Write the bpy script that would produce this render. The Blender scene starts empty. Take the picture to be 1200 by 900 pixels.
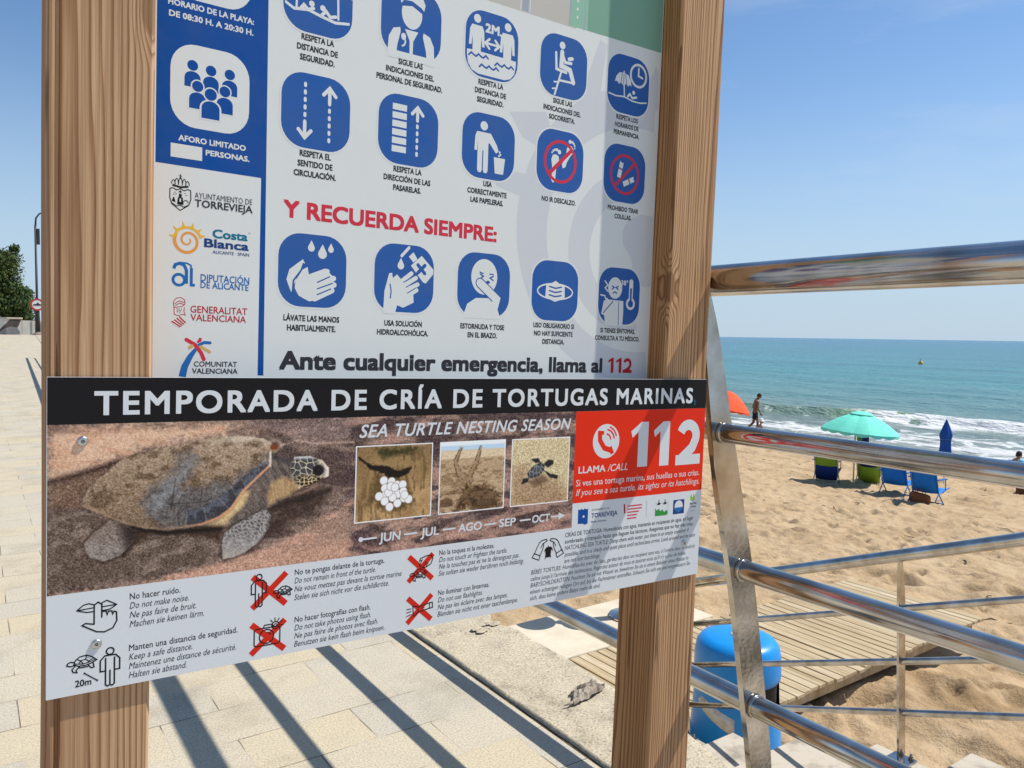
import bpy, bmesh, math, random
import numpy as np
from mathutils import Vector, Matrix, Quaternion
from mathutils.geometry import tessellate_polygon

# ------------------------------------------------------------------ camera, sky, sun, exposure
SC = bpy.context.scene
COL = SC.collection
EYE = 0.933
CR = Vector((0.8222563, -0.56893597, 0.01436821))
CU = Vector((0.02510337, 0.06147951, 0.99779261))
CF = Vector((0.56856346, 0.82008056, -0.06483412))
cam = bpy.data.cameras.new('camera')
cam.sensor_width = 36.0
cam.lens = 36.0 * 908.1 / 1200.0
cam.clip_start = 0.02
cam.clip_end = 60000
cam_o = bpy.data.objects.new('camera', cam)
COL.objects.link(cam_o)
cam_o.matrix_world = Matrix(((CR.x, CU.x, -CF.x, 0), (CR.y, CU.y, -CF.y, 0), (CR.z, CU.z, -CF.z, EYE), (0, 0, 0, 1)))
SC.camera = cam_o

SUN = Vector((0.65, -0.235, 1.0)).normalized()
world = bpy.data.worlds.new('World')
SC.world = world
world.use_nodes = True
nt = world.node_tree
nt.nodes.clear()
w_out = nt.nodes.new('ShaderNodeOutputWorld')
w_bg = nt.nodes.new('ShaderNodeBackground')
sky = nt.nodes.new('ShaderNodeTexSky')
sky.sky_type = 'NISHITA'
sky.sun_disc = False
sky.sun_elevation = math.asin(SUN.z)
sky.sun_rotation = math.atan2(SUN.x, SUN.y)
sky.altitude = 0
sky.air_density = 1.0
sky.dust_density = 0.35
sky.ozone_density = 2.2
w_bg.inputs['Strength'].default_value = 0.093
tc = nt.nodes.new('ShaderNodeTexCoord')
mp = nt.nodes.new('ShaderNodeMapping')
mp.inputs['Scale'].default_value = (1.2, 1.2, 7.0)
cn = nt.nodes.new('ShaderNodeTexNoise')
cn.inputs['Scale'].default_value = 2.2
cn.inputs['Detail'].default_value = 7
cn.inputs['Roughness'].default_value = 0.6
cr = nt.nodes.new('ShaderNodeValToRGB')
cr.color_ramp.elements[0].position = 0.5
cr.color_ramp.elements[0].color = (0, 0, 0, 1)
cr.color_ramp.elements[1].position = 0.85
cr.color_ramp.elements[1].color = (0.32, 0.32, 0.32, 1)
mx = nt.nodes.new('ShaderNodeMix')
mx.data_type = 'RGBA'
mx.inputs['B'].default_value = (6.2, 6.6, 7.0, 1)
nt.links.new(tc.outputs['Generated'], mp.inputs['Vector'])
nt.links.new(mp.outputs['Vector'], cn.inputs['Vector'])
nt.links.new(cn.outputs['Fac'], cr.inputs['Fac'])
nt.links.new(cr.outputs['Color'], mx.inputs['Factor'])
tint = nt.nodes.new('ShaderNodeMix')
tint.data_type = 'RGBA'
tint.blend_type = 'MULTIPLY'
tint.inputs[0].default_value = 1.0
tint.inputs['B'].default_value = (0.84, 1.0, 1.12, 1)
nt.links.new(sky.outputs['Color'], tint.inputs['A'])
nt.links.new(tint.outputs['Result'], mx.inputs['A'])
sxyz = nt.nodes.new('ShaderNodeSeparateXYZ')
nt.links.new(tc.outputs['Generated'], sxyz.inputs['Vector'])
hz = nt.nodes.new('ShaderNodeMapRange')
hz.interpolation_type = 'SMOOTHSTEP'
hz.inputs['From Min'].default_value = -0.02
hz.inputs['From Max'].default_value = 0.34
hz.inputs['To Min'].default_value = 0.92
hz.inputs['To Max'].default_value = 0.0
nt.links.new(sxyz.outputs['Z'], hz.inputs['Value'])
mh = nt.nodes.new('ShaderNodeMix')
mh.data_type = 'RGBA'
mh.inputs['B'].default_value = (4.1, 5.2, 6.4, 1)
nt.links.new(hz.outputs['Result'], mh.inputs['Factor'])
nt.links.new(mx.outputs['Result'], mh.inputs['A'])
nt.links.new(mh.outputs['Result'], w_bg.inputs['Color'])
nt.links.new(w_bg.outputs['Background'], w_out.inputs['Surface'])

sl = bpy.data.lights.new('sun', 'SUN')
sl.energy = 4.2
sl.angle = math.radians(0.53)
sl.color = (1.0, 0.95, 0.87)
sun_o = bpy.data.objects.new('sun', sl)
COL.objects.link(sun_o)
sun_o.location = (10, -5, 20)
sun_o.rotation_euler = SUN.to_track_quat('Z', 'Y').to_euler()

SC.view_settings.view_transform = 'Standard'
SC.view_settings.look = 'None'
SC.view_settings.exposure = 0.40
SC.view_settings.gamma = 1.0
SC.cycles.max_bounces = 8
SC.cycles.diffuse_bounces = 4

rnd = random.Random(7)


# ------------------------------------------------------------------ materials
def lin(r, g, b, k=1.0):
    return tuple(k * ((c / 255 / 12.92) if c <= 10 else ((c / 255 + 0.055) / 1.055) ** 2.4) for c in (r, g, b))


def mat(name, col, rough=0.6, metal=0.0, spec=0.4, col2=None, nscale=5.0, ndetail=5, stretch=None, lo=0.35, hi=0.65,
        bump=0.0, bscale=None, bdist=0.01, coord='Object', trans=0.0):
    m = bpy.data.materials.new(name)
    m.use_nodes = True
    n = m.node_tree
    b = n.nodes['Principled BSDF']
    b.inputs['Base Color'].default_value = (*col, 1)
    b.inputs['Roughness'].default_value = rough
    b.inputs['Metallic'].default_value = metal
    b.inputs['Specular IOR Level'].default_value = spec
    if col2 or bump:
        t = n.nodes.new('ShaderNodeTexCoord')
        mpn = n.nodes.new('ShaderNodeMapping')
        mpn.inputs['Scale'].default_value = stretch or (1, 1, 1)
        n.links.new(t.outputs[coord], mpn.inputs['Vector'])
    if col2:
        no = n.nodes.new('ShaderNodeTexNoise')
        no.inputs['Scale'].default_value = nscale
        no.inputs['Detail'].default_value = ndetail
        no.inputs['Roughness'].default_value = 0.65
        n.links.new(mpn.outputs['Vector'], no.inputs['Vector'])
        r = n.nodes.new('ShaderNodeValToRGB')
        r.color_ramp.elements[0].position = lo
        r.color_ramp.elements[0].color = (*col, 1)
        r.color_ramp.elements[1].position = hi
        r.color_ramp.elements[1].color = (*col2, 1)
        n.links.new(no.outputs['Fac'], r.inputs['Fac'])
        n.links.new(r.outputs['Color'], b.inputs['Base Color'])
    if bump:
        no2 = n.nodes.new('ShaderNodeTexNoise')
        no2.inputs['Scale'].default_value = bscale or nscale
        no2.inputs['Detail'].default_value = 6
        n.links.new(mpn.outputs['Vector'], no2.inputs['Vector'])
        bu = n.nodes.new('ShaderNodeBump')
        bu.inputs['Strength'].default_value = bump
        bu.inputs['Distance'].default_value = bdist
        n.links.new(no2.outputs['Fac'], bu.inputs['Height'])
        n.links.new(bu.outputs['Normal'], b.inputs['Normal'])
    return m


def N(m, kind, **k):
    x = m.node_tree.nodes.new(kind)
    for a, v in k.items():
        if a in x.inputs:
            x.inputs[a].default_value = v
        else:
            setattr(x, a, v)
    return x


def L(m, a, b):
    m.node_tree.links.new(a, b)


def ramp(m, stops):
    r = m.node_tree.nodes.new('ShaderNodeValToRGB')
    e = r.color_ramp.elements
    while len(e) < len(stops):
        e.new(0.5)
    for q, (p, c) in zip(e, stops):
        q.position = p
        q.color = (*c, 1)
    return r


def mixc(m, fac, a, b, mode='MIX'):
    x = m.node_tree.nodes.new('ShaderNodeMix')
    x.data_type = 'RGBA'
    x.blend_type = mode
    for s, v in (('Factor', fac), ('A', a), ('B', b)):
        i = x.inputs[s] if s != 'Factor' else x.inputs[0]
        if s == 'A':
            i = x.inputs[6]
        if s == 'B':
            i = x.inputs[7]
        if hasattr(v, 'links'):
            m.node_tree.links.new(v, i)
        elif isinstance(v, (int, float)):
            i.default_value = v
        else:
            i.default_value = (*v, 1)
    return x.outputs[2]


def wood_mat(name, seed, tones, pith, knot):
    light, mid, dark = tones
    m = mat(name, mid, 0.75, spec=0.25)
    b = m.node_tree.nodes['Principled BSDF']
    t = N(m, 'ShaderNodeTexCoord')
    mp = N(m, 'ShaderNodeMapping')
    mp.inputs['Location'].default_value = (seed * 1.7, seed * 3.1, seed * 0.9)
    L(m, t.outputs['Object'], mp.inputs['Vector'])
    sep = N(m, 'ShaderNodeMapping')
    sep.inputs['Scale'].default_value = (1, 0.09, 1)
    L(m, mp.outputs['Vector'], sep.inputs['Vector'])
    # growth rings round a pith outside the post, leaning a little so the grain runs into long arches
    dn = N(m, 'ShaderNodeTexNoise', Scale=7.0, Detail=3.0)
    L(m, sep.outputs['Vector'], dn.inputs['Vector'])
    ln = N(m, 'ShaderNodeMapping')
    ln.inputs['Scale'].default_value = (1, 0.03, 1)
    ln.inputs['Rotation'].default_value = (0.010, 0, 0.016 * (1 if seed < 5 else -1))
    ln.inputs['Location'].default_value = (-pith[0], 0, -pith[1])
    L(m, t.outputs['Object'], ln.inputs['Vector'])
    kd = N(m, 'ShaderNodeVectorMath', operation='SUBTRACT')
    kd.inputs[1].default_value = knot
    L(m, t.outputs['Object'], kd.inputs[0])
    ks = N(m, 'ShaderNodeVectorMath', operation='MULTIPLY')
    ks.inputs[1].default_value = (1, .42, 1)
    L(m, kd.outputs[0], ks.inputs[0])
    kl = N(m, 'ShaderNodeVectorMath', operation='LENGTH')
    L(m, ks.outputs[0], kl.inputs[0])
    kg = N(m, 'ShaderNodeMapRange')
    kg.interpolation_type = 'SMOOTHERSTEP'
    kg.inputs['From Min'].default_value = 0.030
    kg.inputs['From Max'].default_value = 0.004
    L(m, kl.outputs['Value'], kg.inputs['Value'])
    wa = N(m, 'ShaderNodeVectorMath', operation='MULTIPLY_ADD')
    wa.inputs[1].default_value = (.020, 0, .020)
    L(m, dn.outputs['Color'], wa.inputs[0])
    kv = N(m, 'ShaderNodeCombineXYZ')
    kx = N(m, 'ShaderNodeMath', operation='MULTIPLY')
    kx.inputs[1].default_value = .014
    L(m, kg.outputs['Result'], kx.inputs[0])
    L(m, kx.outputs[0], kv.inputs['X'])
    ka = N(m, 'ShaderNodeVectorMath', operation='ADD')
    L(m, ln.outputs['Vector'], ka.inputs[0])
    L(m, kv.outputs[0], ka.inputs[1])
    L(m, ka.outputs[0], wa.inputs[2])
    wv = N(m, 'ShaderNodeTexWave', Scale=96.0, Distortion=1.6, Detail=2.0)
    wv.inputs['Detail Scale'].default_value = 1.5
    wv.wave_type = 'RINGS'
    wv.wave_profile = 'SAW'
    wv.rings_direction = 'Y'
    L(m, wa.outputs[0], wv.inputs['Vector'])
    fi = N(m, 'ShaderNodeMapping')
    fi.inputs['Scale'].default_value = (1, 0.012, 1)
    L(m, mp.outputs['Vector'], fi.inputs['Vector'])
    fn = N(m, 'ShaderNodeTexNoise', Scale=420.0, Detail=4.0)
    L(m, fi.outputs['Vector'], fn.inputs['Vector'])
    r1 = ramp(m, [(0.0, mid), (0.25, light), (0.6, mid), (0.9, dark), (1.0, dark)])
    L(m, wv.outputs['Fac'], r1.inputs['Fac'])
    r2 = ramp(m, [(0.32, (0.74, 0.69, 0.64)), (0.58, (1.05, 1.05, 1.05))])
    L(m, fn.outputs['Fac'], r2.inputs['Fac'])
    c = mixc(m, 1.0, r1.outputs['Color'], r2.outputs['Color'], 'MULTIPLY')
    r3 = ramp(m, [(0.35, (0.84, 0.77, 0.72)), (0.65, (1.1, 1.08, 1.06))])
    L(m, dn.outputs['Fac'], r3.inputs['Fac'])
    c = mixc(m, 1.0, c, r3.outputs['Color'], 'MULTIPLY')
    kr = ramp(m, [(0.80, (0, 0, 0)), (0.92, (.7, .7, .7))])
    L(m, kg.outputs['Result'], kr.inputs['Fac'])
    c = mixc(m, kr.outputs['Color'], c, (0.22, 0.115, 0.05))
    # drying cracks
    cm = N(m, 'ShaderNodeMapping')
    cm.inputs['Scale'].default_value = (1, 0.045, 1)
    L(m, mp.outputs['Vector'], cm.inputs['Vector'])
    cn_ = N(m, 'ShaderNodeTexNoise', Scale=75.0, Detail=1.0)
    L(m, cm.outputs['Vector'], cn_.inputs['Vector'])
    ck = ramp(m, [(0.735, (0, 0, 0)), (0.76, (.75, .75, .75))])
    L(m, cn_.outputs['Fac'], ck.inputs['Fac'])
    c = mixc(m, ck.outputs['Color'], c, (0.13, 0.07, 0.035))
    # shade painted into the timber colour on side faces turned from the sun
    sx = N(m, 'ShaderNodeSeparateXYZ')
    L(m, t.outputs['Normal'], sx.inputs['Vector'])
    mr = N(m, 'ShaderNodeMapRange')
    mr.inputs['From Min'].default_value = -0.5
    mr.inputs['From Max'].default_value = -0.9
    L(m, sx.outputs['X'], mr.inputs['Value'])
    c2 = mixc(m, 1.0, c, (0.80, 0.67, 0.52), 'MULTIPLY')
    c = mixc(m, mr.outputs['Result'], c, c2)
    L(m, c, b.inputs['Base Color'])
    bu = N(m, 'ShaderNodeBump', Strength=0.25, Distance=0.002)
    L(m, fn.outputs['Fac'], bu.inputs['Height'])
    L(m, bu.outputs['Normal'], b.inputs['Normal'])
    return m


def steel_mat(name):
    m = mat(name, (0.62, 0.60, 0.56), 0.1, 1.0)
    b = m.node_tree.nodes['Principled BSDF']
    t = N(m, 'ShaderNodeTexCoord')
    mp = N(m, 'ShaderNodeMapping')
    mp.inputs['Scale'].default_value = (40, 3, 40)
    L(m, t.outputs['Object'], mp.inputs['Vector'])
    n1 = N(m, 'ShaderNodeTexNoise', Scale=3.0, Detail=6.0)
    L(m, mp.outputs['Vector'], n1.inputs['Vector'])
    r = ramp(m, [(0.35, (0.07,) * 3), (0.8, (0.26,) * 3)])
    L(m, n1.outputs['Fac'], r.inputs['Fac'])
    L(m, r.outputs['Color'], b.inputs['Roughness'])
    n2 = N(m, 'ShaderNodeTexNoise', Scale=14.0, Detail=6.0)
    L(m, t.outputs['Object'], n2.inputs['Vector'])
    r2 = ramp(m, [(0.38, (0.60, 0.575, 0.54)), (0.72, (0.36, 0.31, 0.25))])
    L(m, n2.outputs['Fac'], r2.inputs['Fac'])
    L(m, r2.outputs['Color'], b.inputs['Base Color'])
    bu = N(m, 'ShaderNodeBump', Strength=0.06, Distance=0.002)
    L(m, n1.outputs['Fac'], bu.inputs['Height'])
    L(m, bu.outputs['Normal'], b.inputs['Normal'])
    return m


# ------------------------------------------------------------------ object helpers
def link(name, me, m=None, parent=None):
    o = bpy.data.objects.new(name, me)
    COL.objects.link(o)
    if m is not None and me is not None and not me.materials:
        me.materials.append(m)
    if parent is not None:
        o.parent = parent
    return o


def tag(o, label, cat=None, group=None, kind=None):
    if label:
        o['label'] = label
    if cat:
        o['category'] = cat
    if group:
        o['group'] = group
    if kind:
        o['kind'] = kind
    return o


def empty(name, loc, label, cat, group=None, rotz=0.0):
    o = bpy.data.objects.new(name, None)
    COL.objects.link(o)
    o.location = loc
    o.rotation_euler = (0, 0, rotz)
    o.empty_display_size = 0.1
    return tag(o, label, cat, group)


def ob(name, bm, m, parent=None, smooth=False):
    bmesh.ops.recalc_face_normals(bm, faces=bm.faces[:])
    me = bpy.data.meshes.new(name)
    bm.to_mesh(me)
    bm.free()
    if smooth:
        for p in me.polygons:
            p.use_smooth = True
    return link(name, me, m, parent)


def box(bm, x0, x1, y0, y1, z0, z1, bev=0.0):
    c = bmesh.ops.create_cube(bm, size=1.0)
    vs = c['verts']
    for v in vs:
        v.co = Vector((x0 + (v.co.x + .5) * (x1 - x0), y0 + (v.co.y + .5) * (y1 - y0), z0 + (v.co.z + .5) * (z1 - z0)))
    if bev:
        es = list({e for v in vs for e in v.link_edges})
        bmesh.ops.bevel(bm, geom=es, offset=bev, segments=2, affect='EDGES', profile=0.5)
    return vs


def bar(bm, p, q, w, t, up=Vector((0, 0, 1))):
    p, q = Vector(p), Vector(q)
    d = (q - p).normalized()
    s = d.cross(up)
    if s.length < 1e-4:
        s = Vector((1, 0, 0))
    s.normalize()
    u = s.cross(d)
    v = [bm.verts.new(e + s * a * w / 2 + u * b * t / 2) for e in (p, q) for a, b in ((-1, -1), (1, -1), (1, 1), (-1, 1))]
    for f in ((3, 2, 1, 0), (4, 5, 6, 7), (0, 1, 5, 4), (1, 2, 6, 5), (2, 3, 7, 6), (3, 0, 4, 7)):
        bm.faces.new([v[i] for i in f])


def tube(bm, pts, r, seg=14, cap=True):
    pts = [Vector(p) for p in pts]
    rs = r if isinstance(r, (list, tuple)) else [r] * len(pts)
    rings = []
    u = None
    for i, p in enumerate(pts):
        a = pts[max(i - 1, 0)]
        b = pts[min(i + 1, len(pts) - 1)]
        d = (b - a).normalized()
        if u is None:
            u = d.cross(Vector((0, 0, 1)))
            if u.length < 1e-3:
                u = d.cross(Vector((1, 0, 0)))
        u = (u - d * u.dot(d)).normalized()
        w = d.cross(u)
        rings.append([bm.verts.new(p + (u * math.cos(2 * math.pi * k / seg) + w * math.sin(2 * math.pi * k / seg)) * rs[i]) for k in range(seg)])
    for a, b in zip(rings, rings[1:]):
        for k in range(seg):
            bm.faces.new((a[k], a[(k + 1) % seg], b[(k + 1) % seg], b[k]))
    if cap:
        bm.faces.new(rings[0][::-1])
        bm.faces.new(rings[-1])


def lathe(bm, prof, c=(0, 0, 0), seg=32, sx=1.0, sy=1.0, skip=None):
    rings = []
    for r, z in prof:
        rings.append([bm.verts.new((c[0] + sx * r * math.cos(2 * math.pi * k / seg), c[1] + sy * r * math.sin(2 * math.pi * k / seg), c[2] + z)) for k in range(seg)])
    for i, (a, b) in enumerate(zip(rings, rings[1:])):
        for k in range(seg):
            if skip and skip(i, k):
                continue
            bm.faces.new((a[k], a[(k + 1) % seg], b[(k + 1) % seg], b[k]))
    return rings


def prism(bm, pts, a, b, f):
    """closed outline pts (2-D) swept from a to b; f(p, t) gives the 3-D point"""
    n = len(pts)
    v0 = [bm.verts.new(f(p, a)) for p in pts]
    v1 = [bm.verts.new(f(p, b)) for p in pts]
    for i in range(n):
        bm.faces.new((v0[i], v0[(i + 1) % n], v1[(i + 1) % n], v1[i]))
    bm.faces.new(v0[::-1])
    bm.faces.new(v1)


def grid_mesh(name, X, Y, Z, attrs=None):
    ny, nx = X.shape
    co = np.stack([X, Y, Z], -1).reshape(-1, 3)
    i = np.arange(ny * nx).reshape(ny, nx)
    f = np.stack([i[:-1, :-1], i[:-1, 1:], i[1:, 1:], i[1:, :-1]], -1).reshape(-1, 4)
    me = bpy.data.meshes.new(name)
    me.vertices.add(len(co))
    me.vertices.foreach_set('co', co.astype(np.float32).ravel())
    me.loops.add(f.size)
    me.loops.foreach_set('vertex_index', f.astype(np.int32).ravel())
    me.polygons.add(len(f))
    me.polygons.foreach_set('loop_start', np.arange(0, f.size, 4, dtype=np.int32))
    me.polygons.foreach_set('use_smooth', np.ones(len(f), dtype=bool))
    for k, a in (attrs or {}).items():
        if a.ndim == 3:
            at = me.color_attributes.new(k, 'FLOAT_COLOR', 'POINT')
            c4 = np.ones((ny * nx, 4), np.float32)
            c4[:, :3] = a.reshape(-1, 3)
            at.data.foreach_set('color', c4.ravel())
        else:
            at = me.attributes.new(k, 'FLOAT', 'POINT')
            at.data.foreach_set('value', a.astype(np.float32).ravel())
    me.update(calc_edges=True)
    return me


def vnoise(x, y, seed=0):
    xi = np.floor(x).astype(np.int64)
    yi = np.floor(y).astype(np.int64)
    fx = x - xi
    fy = y - yi

    def h(a, b):
        n = (a * 374761393 + b * 668265263 + seed * 974634777) & 0xffffffff
        n = ((n ^ (n >> 13)) * 1274126177) & 0xffffffff
        n = n ^ (n >> 16)
        return (n & 0xffff) / 65535.0
    u = fx * fx * (3 - 2 * fx)
    v = fy * fy * (3 - 2 * fy)
    return (h(xi, yi) * (1 - u) + h(xi + 1, yi) * u) * (1 - v) + (h(xi, yi + 1) * (1 - u) + h(xi + 1, yi + 1) * u) * v


def fbm(x, y, seed=0, octv=4, gain=0.5):
    s = 0
    a = 1.0
    t = 0
    for o in range(octv):
        s = s + a * vnoise(x * 2 ** o + 13.7 * o, y * 2 ** o - 7.3 * o, seed + o)
        t += a
        a *= gain
    return s / t


def smooth(a, b, x):
    t = np.clip((x - a) / (b - a), 0, 1)
    return t * t * (3 - 2 * t)


# ------------------------------------------------------------------ 2-D artwork for the printed boards
CAPH = {}


class Art:
    """Flat printed shapes in board millimetres (x right, y up), each a hair above the one before."""
    def __init__(self, off, z0=0.05, step=0.005):
        self.v, self.f, self.mi, self.mats = [], [], [], []
        self.off, self.z, self.step = off, z0, step
        self.t = (0, 0, 1, 1)

    def at(self, cx, cy, sx, sy=None):
        self.t = (cx, cy, sx, sx if sy is None else sy)
        return self

    def tri(self, pts, tris, m):
        if m not in self.mats:
            self.mats.append(m)
        k = self.mats.index(m)
        b = len(self.v)
        cx, cy, sx, sy = self.t
        self.z += self.step
        for p in pts:
            self.v.append(((cx + p[0] * sx) / 1000 - self.off[0], (cy + p[1] * sy) / 1000 - self.off[1], self.z / 1000 - self.off[2]))
        for t in tris:
            ar = sum((pts[t[i]][0] * pts[t[(i + 1) % len(t)]][1] - pts[t[(i + 1) % len(t)]][0] * pts[t[i]][1]) for i in range(len(t)))
            if abs(ar) < 1e-12:
                continue
            q = t if ar * sx * sy > 0 else t[::-1]
            self.f.append([b + i for i in q])
            self.mi.append(k)

    def poly(self, m, pts):
        tr = tessellate_polygon([[Vector((p[0], p[1], 0)) for p in pts]])
        self.tri(pts, [list(t) for t in tr], m)
        return self

    def ell(self, m, x, y, rx, ry=None, n=28):
        ry = rx if ry is None else ry
        return self.poly(m, [(x + rx * math.cos(2 * math.pi * i / n), y + ry * math.sin(2 * math.pi * i / n)) for i in range(n)])

    def rect(self, m, x0, y0, x1, y1, r=0.0, n=7):
        if not r:
            return self.poly(m, [(x0, y0), (x1, y0), (x1, y1), (x0, y1)])
        p = []
        for cx, cy, a in ((x1 - r, y0 + r, -90), (x1 - r, y1 - r, 0), (x0 + r, y1 - r, 90), (x0 + r, y0 + r, 180)):
            for i in range(n + 1):
                t = math.radians(a + 90 * i / n)
                p.append((cx + r * math.cos(t), cy + r * math.sin(t)))
        return self.poly(m, p)

    def line(self, m, pts, w, closed=False, rnd_cap=True):
        n = len(pts)
        ws = w if isinstance(w, (list, tuple)) else [w] * n
        P = [Vector((p[0], p[1])) for p in pts]
        Lf, Rt = [], []
        for i in range(n):
            a = P[(i - 1) % n] if (closed or i > 0) else None
            b = P[(i + 1) % n] if (closed or i < n - 1) else None
            d1 = (P[i] - a).normalized() if a is not None else None
            d2 = (b - P[i]).normalized() if b is not None else None
            d1 = d1 or d2
            d2 = d2 or d1
            t = d1 + d2
            t = t.normalized() if t.length > 1e-3 else d1
            nn = Vector((-t.y, t.x))
            c = max(0.5, nn.dot(Vector((-d1.y, d1.x))))
            Lf.append(P[i] + nn * ws[i] / 2 / c)
            Rt.append(P[i] - nn * ws[i] / 2 / c)
        pt = [tuple(q) for q in Lf] + [tuple(q) for q in Rt]
        tr = []
        for i in range(n if closed else n - 1):
            j = (i + 1) % n
            tr.append([i, n + i, n + j, j])
        self.tri(pt, tr, m)
        if rnd_cap and not closed:
            z = self.z
            for e, o, wd in ((0, 1, ws[0]), (n - 1, n - 2, ws[-1])):
                d = (P[e] - P[o]).normalized()
                a0 = math.atan2(d.y, d.x) - math.pi / 2
                self.z = z - self.step
                self.poly(m, [(P[e].x + wd / 2 * math.cos(a0 + math.pi * i / 6), P[e].y + wd / 2 * math.sin(a0 + math.pi * i / 6)) for i in range(7)])
            self.z = z
        return self

    def arc(self, m, x, y, r, a0, a1, w, ry=None, n=16):
        ry = r if ry is None else ry
        return self.line(m, [(x + r * math.cos(math.radians(a0 + (a1 - a0) * i / n)), y + ry * math.sin(math.radians(a0 + (a1 - a0) * i / n))) for i in range(n + 1)], w)

    def ring(self, m, x, y, r, w, ry=None, n=32):
        ry = r if ry is None else ry
        return self.line(m, [(x + r * math.cos(2 * math.pi * i / n), y + ry * math.sin(2 * math.pi * i / n)) for i in range(n)], w, closed=True)

    def text(self, m, s, x0, x1, y, cap, bold=0.0, ital=0.0, res=2, align=None, sp=1.0):
        """set s on baseline y from x0 to x1 with capital height cap (stretched to fit)"""
        c = bpy.data.curves.new('t', 'FONT')
        c.body = s
        c.resolution_u = res
        c.shear = ital
        c.space_character = sp
        c.fill_mode = 'FRONT'
        o = bpy.data.objects.new('t', c)
        me = bpy.data.meshes.new_from_object(o)
        key = (round(bold, 4),)
        co = [v.co.copy() for v in me.vertices]
        xa = min(v.x for v in co)
        xb = max(v.x for v in co)
        sy = cap / (0.683 + bold * 2)
        if bold > 0:
            xa -= bold
            xb += bold
        if x1 is None:
            sx = sy * align
            x0 = x0 - (xb - xa) * sx / 2
        else:
            sx = (x1 - x0) / (xb - xa)
        b = max(bold, 0)
        tr = [list(p.vertices) for p in me.polygons]
        for ox, oy in (((-b, -b), (b, -b), (b, b), (-b, b)) if b else ((0, 0),)):      # four shifted impressions make the bold
            self.tri([(x0 + (v.x + ox - xa) * sx, y + (v.y + b + oy) * sy) for v in co], tr, m)
        bpy.data.objects.remove(o)
        bpy.data.meshes.remove(me)
        bpy.data.curves.remove(c)
        return self

    def one(self, m, x0, x1, y, cap, stem=0.5):
        """the figure 1 with its flag"""
        w = x1 - x0
        s = w * stem
        return self.poly(m, [(x1 - s, y), (x1, y), (x1, y + cap), (x1 - s * 0.72, y + cap), (x0, y + cap * 0.8), (x0 + w * 0.08, y + cap * 0.66), (x1 - s, y + cap * 0.78)])

    def two(self, m, x0, x1, y, cap, w=0.26):
        W = x1 - x0
        t = w * W
        cx, cy, r = x0 + W * 0.48, y + cap - W * 0.47, W * 0.47 - t / 2
        p = [(cx + r * math.cos(math.radians(a)), cy + r * math.sin(math.radians(a))) for a in range(160, -31, -15)]
        p += [(cx + r * 0.55, cy - r * 1.1), (x0 + t * 0.75, y + t * 0.62)]
        self.line(m, p, t, rnd_cap=False)
        return self.rect(m, x0, y, x1, y + t * 0.98)

    def done(self, name, parent, label=None):
        me = bpy.data.meshes.new(name)
        me.from_pydata(self.v, [], self.f)
        for q in self.mats:
            me.materials.append(q)
        me.polygons.foreach_set('material_index', self.mi)
        me.update()
        o = link(name, me, None, parent)
        if label:
            o['label'] = label
        return o


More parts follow.
